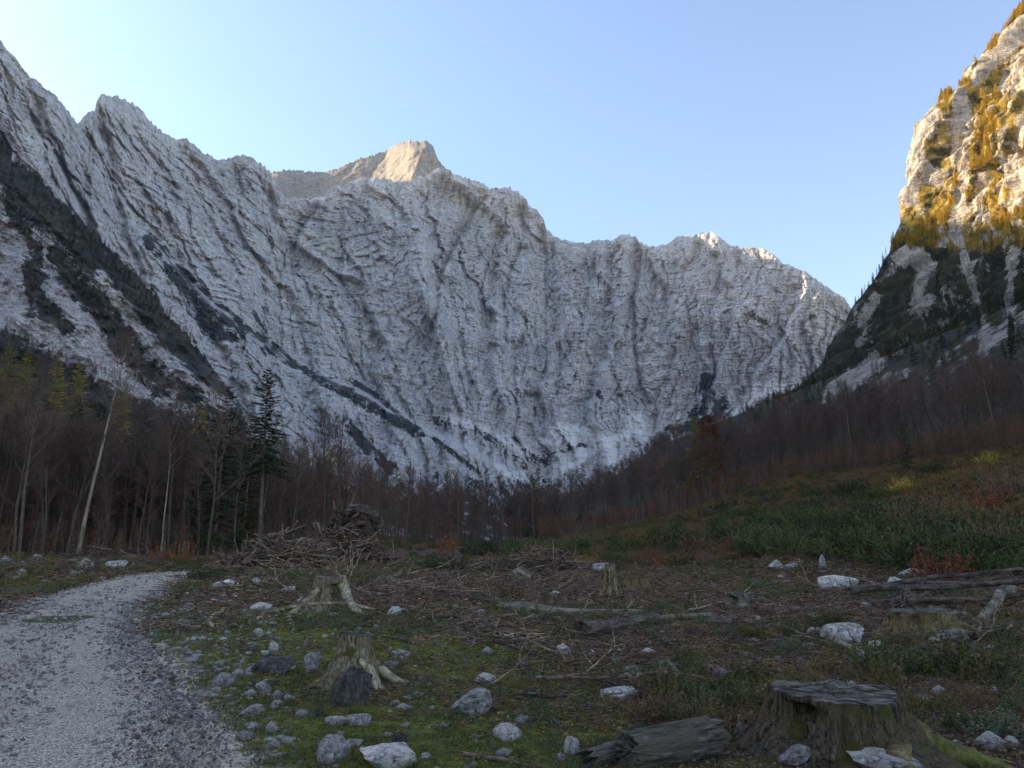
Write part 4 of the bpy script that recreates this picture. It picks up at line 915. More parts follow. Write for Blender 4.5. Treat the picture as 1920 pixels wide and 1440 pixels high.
KEY = [(620,1434,76,40,'st','grey white rock near the bottom edge, left of the flat slab',3),(722,1452,150,36,'stw','long flat pale slab lying along the bottom edge',5),(880,1344,82,44,'st','blocky grey rock at the edge of the moss, left of centre',7),(648,1326,88,64,'std','large dark angular rock leaning at the foot of the small rooty stump',9),
 (512,1266,74,26,'std','low dark rock in the moss left of the small rooty stump',4),(420,1290,44,24,'st','tilted grey slab in the moss beside the track',6),(1253,1290,62,46,'stm','jagged pale rock in the herbs right of centre',8),(1163,1316,74,22,'stw','pair of flat white rock faces under a thin branch',2),(1055,1228,34,19,'stw','smooth white rock in the litter near the centre',1),
 (1110,1232,20,13,'stw','small white rock just right of the smooth white one',11),(1156,1252,24,21,'stm','mossy stub of rock right of the small white one',12),(1217,1228,36,11,'stw','flat white rock between herbs above the jagged rock',13),(1568,1113,74,28,'stw','big white rock at the left end of the dark pole stack',10),(750,1236,46,17,'st','grey rock in the brown litter right of the rooty stump',14),
 (738,1157,36,17,'stw','white rock in the brown litter beside the old stump',3),(973,1092,62,28,'stm','rounded greenish grey boulder below the second brush heap',1),(1126,1074,42,17,'st','grey boulder beside the thin legged stump',4),(430,1104,44,15,'stw','white rock near the end of the track',5),(403,1106,24,13,'stw','small white rock left of its larger neighbour by the track end',7),
 (490,1146,44,14,'stw','flat white rock at the tip of the long dark root',6),(480,1098,20,13,'stw','small upright white stone left of the old stump',8),(542,1112,30,12,'stw','white stone close to the old stump',2),(507,1374,28,18,'stw','smooth oval white stone alone in the moss',1),(372,1314,40,16,'st','grey stone near the gravel edge',9),(450,1338,26,15,'st','dark grey stone in the moss below the gravel edge stone',11),
 (500,1303,24,18,'st','rounded brownish stone of the little cluster in the moss',12),(520,1312,24,14,'st','second stone of the little cluster in the moss',13),(583,1262,40,32,'st','upright pointed grey stone left of the rooty stump',10),(512,1224,24,20,'stw','small pale boulder standing on the low dark rock',14),(1072,1416,40,30,'stw','white rock left of the weathered log chunk',8),(1052,1432,28,16,'st','grey stone below the white rock beside the log chunk',5),
 (1612,1432,76,50,'stw','white pointed rock leaning against the big stump',10),(1650,1462,170,38,'stw','broad white slab at the bottom edge in front of the big stump',5),(1490,1442,58,34,'st','grey triangular rock left of the white rock at the big stump',7),(1386,1396,32,36,'st','upright grey stone between the log chunk and the big stump',9),(1862,1408,54,24,'stw','white rock right of the mossy root',13),(1898,1404,24,16,'stw','small white rock at the right border beside the mossy root',3),
 (215,1070,40,15,'st','grey boulder at the far edge of the track',4),(160,1072,30,22,'stm','brownish boulder left of the grey one beyond the track',6),(1455,1066,34,15,'st','left one of two grey boulders below the green shrubs',11),(1485,1070,28,12,'st','right one of two grey boulders below the green shrubs',2),(1545,1072,18,28,'st','upright pale rock in front of the shrubs',12),(1582,1050,30,15,'stw','white rock behind the upright pale rock',14),(1318,1022,60,13,'st','long pale slab among the green shrubs',5),
 (1718,1084,56,14,'st','low slab behind the dark poles',6),(1680,1103,36,18,'stw','pale rock touching the dark pole stack',8),(1828,992,36,10,'st','pale slab on the dry slope at the right',3),(1905,1060,30,16,'st','grey rock at the right border behind the poles',9),(1700,1120,26,14,'st','grey rock under the dark poles',1),(597,1060,42,36,'stm','pale moss covered boulder under the root heap',12),(1580,1205,70,30,'st','hollow grey boulder below the right stump',4),(1780,1212,66,26,'stm','speckled rock right of the broken stump',7),
 (980,1358,30,13,'st','flat grey stone in the moss left of the log chunk',2),(890,1388,26,10,'st','low grey stone in the moss below the blocky rock',13),(945,1420,34,12,'st','half buried grey stone near the bottom centre',6),(600,1345,36,10,'std','thin dark stone in the moss below the dark angular rock',11),(745,1400,34,22,'std','brown clod like stone above the flat slab',9)]
MM = {'st': M_st, 'stw': M_stw, 'std': M_std, 'stm': M_stm}
for (a, b, c_, d_, m, lab, sd_) in KEY: put_rock(a, b, c_, d_, MM[m], lab, None, sd_)
n = 0
while n < 230:                         # rocks strewn over the moss between the track and the stumps
    py = 1080+350*random.random()**.8; px = random.uniform(np.interp(py, [1080, 1200, 1300, 1440], [350, 270, 320, 400]), np.interp(py, [1080, 1200, 1440], [560, 700, 900]))
    if n >= 120: px = random.uniform(260+.0*py, 520); py = random.uniform(1090, 1330)
    p = ground_pt(px, py)
    if track_d(p[0], p[1]) < .25: 
        if random.random() < .8: continue
    s = random.uniform(.03, .085)*random.choice([1, 1, 1.5]); w_ = 2*s/math.hypot(*p[:2])*FOC
    put_rock(px, py, w_, w_*random.uniform(.2, .42), random.choice([M_st, M_stw, M_stw, M_stm]), 'small pale stone strewn over the moss between the track and the rooty stumps', 'small stones in the moss beside the track'); n += 1
for i in range(55):
    py = random.uniform(1060, 1400); px = random.uniform(860, 1900); p = ground_pt(px, py); s = random.uniform(.05, .14)*(1.6 if py < 1150 else 1); w_ = 2*s/math.hypot(*p[:2])*FOC
    put_rock(px, py, w_, w_*random.uniform(.3, .55), random.choice([M_st, M_stw, M_stm]), 'small stone half hidden in the litter and herbs of the cleared ground', 'small stones in the litter')
for i in range(26):
    py = random.uniform(1048, 1130); px = random.uniform(-5, 200); p = ground_pt(px, py)
    if track_d(p[0], p[1]) < .2: continue
    put_rock(px, py, random.uniform(8, 22), random.uniform(5, 9), random.choice([M_st, M_stm]), 'small stone on the far verge left of the track', 'small stones on the left verge')

# ------------------------------------------------------------------ stumps
def stump(px, py, r0, h, roots, mat=None, seed=1, label='', hollow=None, rootmats=None, top=True, rzs=None, tilt=0, group=None, fl=.30):
    p = ground_pt(px, py); fw = p[:2]/np.linalg.norm(p[:2]); c = p[:2]+fw*r0; z = float(H(c[0], c[1]))
    e = empty('tree_stump', (c[0], c[1], z-.03), -math.atan2(c[0], c[1])); mat = mat or M_stump
    nt_, nth = 44, 144; t = np.linspace(0, 1, nt_)[:, None]; th = np.linspace(0, 2*math.pi, nth, endpoint=False)[None, :]
    R = r0*(1+.10*vn(np.cos(th)*1.5+seed, np.sin(th)*1.5, seed=seed))*(1+fl*(1-t)**2.6)+0*th
    for (a, L, rr, *hs) in roots:
        da = (th-math.radians(a)+math.pi) % (2*math.pi)-math.pi; wd = rr/r0*1.5+.1
        R = R+(rr*2.8*(1-t)**2.2+rr*.35*(1-t)**.7)*np.exp(-(da/wd)**2)
    gr = ridged(np.cos(th)*r0*13+seed, np.sin(th)*r0*13, t*h*1.3+0*th, o=3, seed=seed+5, g=.6); R = R+gr*.05*(r0/.4)+.03*fbm(np.cos(th)*r0*9, np.sin(th)*r0*9, t*h*6+0*th, o=3, seed=seed+8)
    if hollow:
        for (a, wd, t0, t1, dep) in hollow:
            da = (th-math.radians(a)+math.pi) % (2*math.pi)-math.pi; R = R-dep*np.exp(-(da/wd)**4)*sstep(t0-.06, t0+.06, t)*sstep(t1+.04, t1-.04, t)
    zt = h*(1+.09*fbm(np.cos(th)*3+seed, np.sin(th)*2, o=3, seed=seed+9))
    zz = -.12+(zt+.12)*t; X = R*np.cos(th); Y = R*np.sin(th); V = np.stack([X, Y, zz+0*X], -1).reshape(-1, 3)
    link('stump_body', np_mesh('stump body', V, grid_faces(nt_, nth, True), [mat]), e)
    if top:
        k = np.linspace(1.0, 0, 16)[:, None]; Xt = X[-1:]*k*1.015; Yt = Y[-1:]*k*1.015
        Zt = zt*np.ones_like(Xt)+.004+.035*r0/.4*fbm(Xt*3/r0*.3, Yt*14/r0*.3, o=4, seed=seed+11)*sstep(1, .9, k)+.012*(k > .99)*-1
        Zt = np.where(k < .001, h, Zt)
        link('cut_top', np_mesh('cut top', np.stack([Xt, Yt, Zt], -1).reshape(-1, 3), grid_faces(16, nth, True), [M_top]), e)
    r = np.random.default_rng(seed)
    for i, (a, L, rr, *hs) in enumerate(roots):
        A = math.radians(a); d = np.array([math.cos(A), math.sin(A), 0]); n_ = 14; s = np.linspace(0, 1, n_)
        side = np.array([-d[1], d[0], 0])*np.cumsum(r.normal(0, .05, n_))[:, None]*L
        hs = hs[0] if hs else .5; hz = h*hs*(1-s)**1.9+rr*.25-(.04+rr*.5)*s
        P = d*(r0*(.75 if hs < .6 else .55)+L*s)[:, None]+side+np.array([0, 0, 1])*hz[:, None]
        mb = MB(); mb.tube(P, rr*(1-.72*s)*(1+.08*np.sin(s*17+i)), 14, rough=.30, seed=seed+i)
        if L > .5:
            q = P[6]; d2 = unit(d+np.array([-d[1], d[0], 0])*r.choice([-.8, .8])); P2 = q+d2*np.linspace(0, L*.45, 6)[:, None]+np.array([0, 0, -.1])*np.linspace(0, 1, 6)[:, None]; mb.tube(P2, np.linspace(rr*.4, rr*.12, 6), 8, rough=.2, seed=seed+i+20)
        o = link('root', mb.mesh('root', [(rootmats or {}).get(i, M_root)]), e)
    return tag(e, label, 'tree stump', group)
stump(1572, 1436, .46, .47, [(-40, .85, .15, .62), (-14, 1.25, .14, .66), (-108, .25, .10, .45), (194, .8, .14, .62), (226, .35, .10, .4), (100, .7, .12), (40, .8, .13)], M_stump, 3,
      'large old stump with a broad weathered cut top, nearest to the camera', hollow=[(238, .26, .45, .90, .17), (262, .12, .1, .35, .06)], rootmats={1: M_rootmoss, 2: M_stump2, 3: M_stump, 4: M_stump}, fl=.10)
stump(664, 1288, .185, .56, [(-48, .60, .075, .7), (-98, .30, .06, .6), (-135, .38, .055, .6), (-10, .85, .06, .5), (178, .55, .055, .5), (205, .45, .05, .6), (80, .5, .05)], M_stump2, 5,
      'small grey stump on long pale roots behind the dark angular rock', hollow=[(-112, .25, .0, .35, .07), (-75, .18, .0, .40, .10)], rootmats={0: M_rootpale, 3: M_rootpale})
stump(622, 1148, .33, .74, [(-150, 1.0, .11, .85), (-32, 1.15, .12, .9), (-108, .35, .10, .6), (172, 1.5, .08, .6), (186, 2.2, .06, .3), (60, .8, .1)], M_stump2, 7,
      'old stump draped with green moss on splayed legs of root, left of centre', hollow=[(-75, .5, .0, .85, .20), (-135, .16, .0, .7, .12)], rootmats={0: M_rootpale, 1: M_rootpale})
stump(1735, 1205, .50, .50, [(200, .6, .12), (-20, 1.6, .14), (-60, .5, .1), (170, .9, .1)], M_root, 9, 'broken orange brown stump at the right, under the dark poles', rootmats={0: M_rootpale})
stump(1380, 1146, .26, .42, [(-60, .3, .06), (-120, .3, .06), (0, .4, .06)], M_polep, 11, 'small hollow grey stump left of the dark poles', hollow=[(-100, .35, .2, .9, .14)])
stump(1145, 1118, .15, .95, [(-40, .45, .08, .85), (-90, .3, .07, .7), (-145, .5, .08, .85)], M_stump2, 13, 'thin legged pale stump standing right of the second brush heap', hollow=[(-75, .2, .0, .8, .14), (-115, .2, .0, .8, .14)], fl=.1)
stump(563, 1040, .42, .9, [(-60, .6, .1), (-120, .5, .1)], M_stump2, 15, 'upright pale stump beside the torn root plate on the heap')
stump(240, 1052, .45, .35, [(-60, .4, .08), (200, .5, .08)], M_stump2, 17, 'low pale cut stump at the edge of the left wood')
stump(28, 1052, .42, .5, [(-60, .4, .08), (20, .5, .08)], M_rootmoss, 19, 'moss topped stump near the left border')
stump(1188, 1108, .5, .45, [(-30, .6, .09), (-100, .4, .08)], M_root, 21, 'overturned brown stump right of the thin legged one', top=False)

# ------------------------------------------------------------------ logs, poles, branches
def log(p0, p1, r, mat, label, name='log', r1=None, k=26, jag=.10, seed=1, lift=0., cat='log', group=None, bend=.02, knots=0):
    a = ground_pt(*p0) if len(p0) == 2 else np.array(p0, float); b = ground_pt(*p1) if len(p1) == 2 else np.array(p1, float)
    a = a+[0, 0, r*.75+lift]; b = b+[0, 0, (r1 or r)*.75+lift]; L = np.linalg.norm(b-a); r1 = r1 or r
    n = max(10, int(L/.12)); n = min(n, 60); s = np.linspace(0, 1, n)[:, None]; th = np.linspace(0, 2*math.pi, k, endpoint=False)[None, :]
    R = (r+(r1-r)*s)*(1+.16*ridged(np.cos(th)*2.6+seed, np.sin(th)*2.6, s*L*.9+0*th, o=3, seed=seed)*(.8)+.07*vn(np.cos(th)*2+s*L*2, np.sin(th)*2+seed, seed=seed+2))
    xs = s*L+0*th; xs = xs+np.where(s < .001, -1, 0)*jag*np.abs(vn(np.cos(th)*3+seed, np.sin(th)*3, seed=seed+3))+np.where(s > .999, 1, 0)*jag*np.abs(vn(np.cos(th)*3+seed, np.sin(th)*3, seed=seed+4))
    by = bend*L*fbm(s*2+seed, s*0, o=2, seed=seed+7)*2; bz = bend*L*fbm(s*2+seed, s*0+4, o=2, seed=seed+8)
    V = np.stack([xs, R*np.cos(th)+by, R*np.sin(th)+bz], -1).reshape(-1, 3); mb = MB(); mb.add(V, grid_faces(n, k, True))
    for base, x0, sgn in ((0, .06*L*0+.02, 0), ((n-1)*k, L-.02, 1)):
        c = V[base:base+k].mean(0); c[0] = x0; mb.add(np.vstack([V[base:base+k], c]), [(j, (j+1) % k, k) for j in range(k)])
    rr = np.random.default_rng(seed)
    for i in range(knots):
        x = rr.uniform(.1, .9)*L; A = rr.uniform(.2, 2.9); d = np.array([rr.uniform(.2, .8), math.cos(A), math.sin(A)]); q = np.array([x, 0, 0])+np.array([0, d[1], d[2]])*r*.7
        mb.tube(wander(q, d, rr.uniform(.12, .45), 3, .1, rr), np.linspace(r*.25, r*.08, 4), 6)
    d = (b-a)/L; o = link(name, mb.mesh(name, [mat]), None, tuple(a), Vector(d).to_track_quat('X', 'Z').to_euler())
    return tag(o, label, cat, group)
a_ = ground_pt(1190, 1440); b_ = ground_pt(1335, 1422)
log((a_[0]-.02, a_[1]+.02, a_[2]), (b_[0]+.0, b_[1]+.10, b_[2]), .135, M_log, 'thick weathered grey log chunk with deep cracks, left of the big stump', k=72, jag=.14, seed=4, r1=.145, bend=.0)
log((1325, 1388), (1400, 1366), .06, M_logb, 'brown splintered wood piece running from the log chunk to the big stump', seed=6, jag=.2, lift=.03)
log((1110, 1440), (1170, 1418), .07, M_log, 'short rotten log end sticking out below the log chunk', seed=8, jag=.2)
log((955, 1152), (1235, 1156), .13, M_polep, 'long pale grey log lying across the middle of the clearing', seed=9, r1=.10, knots=3)
log((1085, 1200), (1225, 1170), .15, M_pole, 'brown barked log pointing to the camera just below the long pale log', seed=10, r1=.12)
log((1200, 1168), (1330, 1160), .07, M_polep, 'thin grey pole continuing right of the long pale log', seed=12)
log((1330, 1172), (1372, 1176), .10, M_pole, 'short dark log stub left of the yellow herbs', seed=13)
log((940, 1142), (965, 1148), .10, M_polep, 'mossy pale log stub at the left end of the long pale log', seed=14)
for i, (p0, p1, r, lf, lab) in enumerate([((1535,1118),(1740,1104),.11,.10,'thick dark pole with its cut end resting by the big white rock'),((1660,1112),(1925,1088),.08,.30,'uppermost dark pole of the stack rising to the right border'),((1600,1130),(1930,1102),.09,.10,'dark pole in the middle of the stack at the right'),((1560,1136),(1700,1130),.08,.0,'dark pole lying low in front of the white rock'),((1700,1140),(1925,1132),.09,.12,'lowest dark pole reaching the right border'),((1740,1112),(1925,1110),.10,.22,'short thick dark pole at the right border'),((1690,1146),(1760,1108),.09,.12,'forked dark branch crossing the pole stack diagonally')]):
    log(p0, p1, r, M_pole, lab, 'pole', r*.7, 14, .05, 30+i, lf, 'pole', 'dark poles stacked at the right', bend=.03, knots=2)
log((1420, 1150), (1545, 1148), .08, M_pole, 'thin dark log between the hollow stump and the pole stack', seed=41)
log((1395, 1140), (1300, 1110), .05, M_pole, 'thin dark pole leaning from the hollow stump to the upper left', seed=42)
log((1530, 1190), (1640, 1240), .06, M_polep, 'grey pole half hidden in the herbs below the pole stack', seed=43, knots=2)
log((1808, 1138), (1885, 1182), .09, M_polep, 'crooked pale root piece lying at the right', seed=44, bend=.1)
log((620, 1078), (745, 1072), .11, M_logb, 'orange brown split beam lying behind the old stump', seed=45)
log((1665, 1245), (1700, 1280), .03, M_stickp, 'pale stick standing in the herbs behind the big stump', 'branch', seed=46, cat='branch')
log((1010, 1290), (1420, 1282), .018, M_stick, 'long thin dark branch crossing over the jagged pale rock', 'branch', seed=47, cat='branch', lift=.07, bend=.04)
log((690, 1112), (745, 1080), .07, M_polep, 'pale sawn plank end tilted in the litter right of the old stump', 'plank', seed=48, cat='plank')
log((388, 1190), (410, 1150), .035, M_stickp, 'pale forked branch end pointing at the camera left of the rooty stump', 'branch', seed=49, cat='branch', lift=.05)
log((270, 1178), (400, 1158), .03, M_stick, 'thin brown branch lying at the edge of the gravel', 'branch', seed=50, cat='branch', bend=.06)
log((640, 1192), (575, 1196), .02, M_stickp, 'thin pale stick leaning on the top of the rooty stump', 'branch', seed=51, cat='branch', lift=.5)
log((690, 1390), (610, 1400), .014, M_stick, 'thin twig lying over the moss beside the white rock', 'branch', seed=52, cat='branch')
log((1005, 1440), (870, 1418), .014, M_stick, 'thin dark branch lying on the moss at the bottom', 'branch', seed=53, cat='branch')

def branch_mesh(seed, L=1.6, r0=.022, mat=None, sub=5):
    r = np.random.default_rng(seed); mb = MB(); P = wander(np.zeros(3), np.array([1, 0, .12]), L, 9, .16, r, -.02); P[:, 2] = np.abs(P[:, 2])*.7+.02
    mb.tube(P, np.linspace(r0, r0*.25, 10), 6, rough=.2, seed=seed)
    for i in range(sub):
        j = r.integers(2, 9); d = unit(P[j]-P[j-1])+r.normal(0, .6, 3); d[2] = abs(d[2])*.5; Q = wander(P[j], d, L*r.uniform(.15, .45), 5, .16, r); mb.tube(Q, np.linspace(r0*.5, r0*.12, 6), 4)
        for k in range(2):
            q = Q[r.integers(1, 5)]; mb.tube(wander(q, d+r.normal(0, .6, 3), L*.12, 2, .1, r), [r0*.2, r0*.15, r0*.06], 3)
    return mb.mesh('branch', [mat or M_stick])
BR = [branch_mesh(300+i, mat=[M_stick, M_stickp, M_stick, M_pole][i % 4], sub=3+i % 4, L=1.2+.3*(i % 3)) for i in range(8)]
for i in range(240):
    py = 1062+250*random.random()**1.3; px = random.uniform(np.interp(py, [1060, 1180, 1300], [420, 720, 860]), np.interp(py, [1060, 1200, 1310], [1900, 1900, 1500]))
    if i > 150: px = random.uniform(440, 760); py = random.uniform(1055, 1120)
    p = ground_pt(px, py); s = random.uniform(.5, 1.3)*np.interp(p[1], [8, 30], [.55, 1.3])
    o = link('branch', BR[i % 8], None, (p[0], p[1], p[2]+.02), (random.uniform(-.2, .2), random.uniform(-.12, .05), random.uniform(0, 6.28)), s)
    tag(o, 'dead brown branch lying in the litter of the cleared ground', 'branch', 'dead branches strewn over the clearing')

def heap(px, py, w, h, dpt, n, seed, label, mats=(M_stick, M_pole, M_stickp), rmax=.05, flat=.25):
    p = ground_pt(px, py); w = px_size(p, w); h = px_size(p, h); r = np.random.default_rng(seed); mb = MB()
    for i in range(n):
        u = r.uniform(-1, 1); v = r.uniform(-1, 1); top = h*max(0, 1-u*u)*(max(0, 1-v*v))**.5; c = np.array([u*w/2, v*dpt/2, top*r.uniform(.15, 1)])
        d = np.array([r.normal(0, 1), r.normal(0, .7), r.normal(0, flat)]); L = r.uniform(.4, 1.9)*min(w, 5)/4.2; Q = wander(c-unit(d)*L/2, d, L, 6, .14, r)
        rr = r.uniform(.2, 1)**2*rmax+.006; mb.tube(Q, np.linspace(rr, rr*.35, 7), 5, m=int(r.choice(3, p=[.6, .25, .15])), rough=.2, seed=i)
    # earth and fine debris inside the heap
    V, F = IV2, IF2; Z = np.abs(V[:, 2]); k = 1+.25*fbm(V[:, 0]*2, V[:, 1]*2, V[:, 2]*2, o=3, seed=seed)
    mb.add(np.stack([V[:, 0]*w*.42*k, V[:, 1]*dpt*.42*k, Z*h*.5*k-.05], 1), F, 3)
    o = link('brush_heap', mb.mesh('brush heap', list(mats)+[M_soil]), None, tuple(p), (0, 0, -math.atan2(p[0], p[1])))
    return tag(o, label, 'brush heap')
heap(525, 1072, 200, 70, 3.0, 440, 1, 'large tangled heap of brown branches beside the end of the track', rmax=.09, flat=.4)
heap(635, 1060, 200, 74, 3.0, 380, 2, 'heap of earth and branches carrying the torn root plate', rmax=.10, flat=.5)
heap(1000, 1072, 230, 42, 3.0, 380, 3, 'second long heap of dark branches behind the greenish boulder', rmax=.06)
heap(995, 1050, 70, 36, 2.0, 140, 4, 'small pointed heap of torn wood on top of the second long heap', rmax=.07, flat=.7)
heap(800, 1115, 230, 16, 4.0, 330, 5, 'low spread of thin brown branches in the middle of the clearing', rmax=.03, flat=.1)
heap(945, 1200, 170, 22, 1.4, 140, 6, 'small pile of splintered branches near the centre', rmax=.03, flat=.2)
heap(870, 1170, 220, 12, 1.6, 170, 7, 'flat scatter of sticks left of the long pale log', rmax=.025, flat=.1)
heap(760, 1145, 130, 14, 1.8, 150, 11, 'flat pile of sticks right of the old stump', rmax=.025, flat=.1)
heap(1290, 1085, 220, 12, 2.4, 180, 8, 'low dark brush strip below the left shrubs', rmax=.03, flat=.15)
heap(1850, 1195, 200, 16, 1.6, 170, 9, 'flat pile of dark sticks at the right border', rmax=.03, flat=.12)
heap(350, 1180, 150, 12, 1.0, 60, 10, 'loose pile of twigs on the mossy verge of the track', rmax=.03, flat=.1)
heap(190, 1050, 180, 26, 2.0, 180, 12, 'dark brush lying at the foot of the left wood behind the track', rmax=.035, flat=.5)
# torn root plate on the heap
def root_plate():
    p = ground_pt(650, 1058); r = np.random.default_rng(12); S = px_size(p, 54); e = empty('root_plate', (p[0], p[1]-.8, p[2]+px_size(p, 52)), -math.atan2(p[0], p[1]), S/1.1)
    mb = MB(); 
    for i in range(150):
        a = r.uniform(0, 6.28); d = np.array([math.cos(a), -.5+r.normal(0, .3), math.sin(a)]); Q = wander(np.array([0, 0, .35])+d*.15, d, r.uniform(.35, .95), 6, .25, r); rr = r.uniform(.02, .10); mb.tube(Q, np.linspace(rr, rr*.2, 7), 6, m=i % 3, rough=.3, seed=i)
    link('tangled_roots', mb.mesh('tangled roots', [M_stick, M_pole, M_pole]), e)
    mb = MB(); k = 1+.3*fbm(IV[:, 0]*2, IV[:, 1]*2, IV[:, 2]*2, o=4, seed=5); mb.add(np.stack([IV[:, 0]*.62*k, IV[:, 1]*.35*k, IV[:, 2]*.5*k+.3], 1), IF); link('soil_clump', mb.mesh('soil clump', [M_soil]), e)
    for i, (P, rr) in enumerate([([(.0,-.3,.75),(.35,-.35,.95),(.75,-.3,.85),(1.05,-.3,.55),(1.2,-.2,.2)], .20), ([(-.75,-.3,-.5),(-.95,-.35,.1),(-1.1,-.3,.45)], .14), ([(-.2,-.4,.0),(.2,-.5,-.15),(.7,-.5,-.25),(1.0,-.5,-.2)], .13)]):
        P = np.array(P); s = np.linspace(0, 1, 14); t = np.linspace(0, 1, len(P)); Q = np.stack([np.interp(s, t, P[:, j]) for j in range(3)], 1); Q[1:-1] = (Q[:-2]+Q[1:-1]*2+Q[2:])/4
        mb = MB(); mb.tube(Q, np.linspace(rr*.8, rr, 14), 14, rough=.3, seed=i); link('thick_root', mb.mesh('thick root', [[M_pole, M_pole, M_stump][i]]), e)
    tag(e, 'torn up root plate with thick curved roots on top of the heap', 'root plate')
root_plate()

# ------------------------------------------------------------------ shrubs
def shrub_mesh(seed, n=70, h=1.0, leaf=.06, m=None, spread=.8, up=1.0, blades=16, leafy=False):
    r = np.random.default_rng(seed); mb = MB(); P = []; D = []
    for i in range(n):
        a = r.uniform(0, 6.28); q = np.array([math.cos(a), math.sin(a), 0])*spread*.5*math.sqrt(r.uniform(0, 1)); d = np.array([q[0]*1.2, q[1]*1.2, up])+r.normal(0, .22, 3)
        L = h*r.uniform(.45, 1.0)*(1-.35*np.linalg.norm(q)/spread); Q = wander(q, d, L, 4, .13, r, .05); mb.tube(Q, np.linspace(.010, .003, 5)*h, 3, cap=False, m=1)
        k = r.uniform(.7, 4, blades); j = np.minimum(k.astype(int), 3); f = (k-j)[:, None]; P.append(Q[j]*(1-f)+Q[j+1]*f); D.append(unit(Q[-1]-Q[0])*.8+r.normal(0, .7, (blades, 3)))
    P = np.concatenate(P); D = np.concatenate(D)
    if leafy: leaves(mb, P+D*leaf*.6, leaf, r)
    else: twigs(mb, P, D, leaf*2.4*r.uniform(.6, 1.2, len(P)), leaf*.55, r)
    return mb.mesh('shrub', [m, M_stick], smooth=False)
SH_G = [shrub_mesh(400+i, 110, 1.0, .045, [M_pine, M_herb, M_pine, M_needle][i], .95+.2*i, blades=30) for i in range(4)]
SH_N = [shrub_mesh(440+i, 60, 1.0, .030, m_, .9, blades=26, leafy=True) for i, m_ in enumerate([M_herb, M_olive, M_sprig])]
SH_R = shrub_mesh(410, 70, 1.0, .035, M_rust, .8, leafy=True); SH_B = [shrub_mesh(411, 80, 1.0, .04, M_brn, .8, blades=8), shrub_mesh(412, 80, 1.0, .035, M_twigred, .9, blades=10)]; SH_Y = shrub_mesh(413, 60, 1.0, .04, M_yel, .7, leafy=True, blades=12); SH_O = shrub_mesh(414, 34, 1.0, .036, M_orange, .6, leafy=True, blades=10, up=1.6)
SH_OL = shrub_mesh(415, 60, 1.0, .045, M_olive, .8, leafy=True); SH_YG = shrub_mesh(416, 60, 1.0, .045, M_ygrass, .8, blades=14)
def put_shrub(me, px, py, hpx, label, group=None, wide=1.0):
    p = ground_pt(px, py); h = px_size(p, hpx); o = link('shrub', me, None, (p[0], p[1], p[2]-.03), (0, 0, random.uniform(0, 6)), (h*wide, h*wide, h)); return tag(o, label, 'shrub', group)
for me, px, py, hp, lab in [(SH_R,1765,1095,70,'rusty red shrub behind the right end of the pole stack'),(SH_B[0],1700,1040,60,'brown tangled shrub left of the rusty red one'),(SH_O,1880,1045,38,'orange brown shrub at the right border'),(SH_Y,1690,925,34,'yellow shrub at the top of the shrub slope'),(SH_Y,1852,872,30,'bright yellow green bush at the foot of the right forest'),(SH_O,1425,1000,16,'small orange bush in the middle of the green shrubs'),(SH_O,1500,1040,14,'small orange bush below the green shrubs'),
    (SH_O,838,1040,46,'red orange sapling behind the dark bush in the middle'),(SH_O,850,1030,34,'slim orange sapling next to the red orange one'),(SH_G[3],830,1072,42,'dark leafy bush left of the second brush heap'),(SH_O,300,1056,44,'orange leaved sapling left one of two by the track end'),(SH_O,340,1058,50,'orange leaved sapling right one of two by the track end'),(SH_O,60,1040,30,'small orange sapling at the edge of the left wood'),(SH_O,165,1030,26,'orange sapling beside the leaning pale beech'),
    (SH_G[3],385,1092,34,'dark green bush at the corner where the track ends'),(SH_Y,535,1010,22,'yellow sapling behind the branch heap'),(SH_N[0],1545,1175,40,'young green shrub in front of the pole stack'),(SH_N[0],1650,1270,80,'leafy green shrub behind the big stump'),(SH_OL,1420,1200,34,'olive herb clump below the thin dark log'),(SH_N[1],1820,1275,90,'green shrub in the herbs right of the big stump'),(SH_YG,1500,1300,60,'tall yellow olive shoots left behind the big stump'),(SH_G[1],1150,1060,30,'young spruce behind the grey boulder'),
    (SH_R,1835,960,50,'dark red shrub on the dry slope at the right'),(SH_B[1],1780,960,50,'brown shrub on the dry slope left of the dark red one'),(SH_B[1],1900,930,60,'leafless brown shrub at the right border of the dry slope'),(SH_G[3],1745,890,26,'small dark green bush near the top of the dry slope'),(SH_B[1],1720,1000,70,'leafless shrub standing over the green shrubs at the right')]: put_shrub(me, px, py, hp, lab)
for (px, py, hp) in [(640,1180,26),(690,1165,22),(560,1185,20),(800,1180,24),(860,1175,20),(760,1190,18),(640,1100,20),(905,1110,30),(960,1120,26),(1060,1120,20),(890,1130,24)]:
    put_shrub(SH_N[random.randint(0, 2)], px, py, hp, 'low green bough clump lying in the middle of the clearing', 'green clumps in the middle of the clearing', 1.8)
nn = 0
while nn < 260:                         # green shrubs of the slope
    py = 900+175*random.random(); px = random.uniform(900, 1925)
    lo = np.interp(px, [900, 1100, 1300, 1500, 1700, 1920], [1045, 1050, 1040, 1050, 1060, 1085]); hi = np.interp(px, [900, 1100, 1300, 1500, 1640, 1760, 1920], [1022, 1000, 962, 915, 925, 975, 1000])
    if not (hi < py < lo): continue
    p = ground_pt(px, py)
    if math.hypot(p[0], p[1]) > 170: continue
    s = random.uniform(.9, 2.2); k = nn % 4; o = link('shrub', [SH_G[0], SH_G[1], SH_G[2], SH_G[3], SH_OL, SH_G[0], SH_B[0], SH_G[2], SH_YG, SH_G[3], SH_N[1]][nn % 11], None, (p[0], p[1], p[2]-.15), (0, 0, random.uniform(0, 6)), (s*1.2, s*1.2, s*random.uniform(.7, 1.15)))
    tag(o, 'low green pine shrub in the thicket covering the right slope', 'shrub', 'green shrubs covering the right slope'); nn += 1
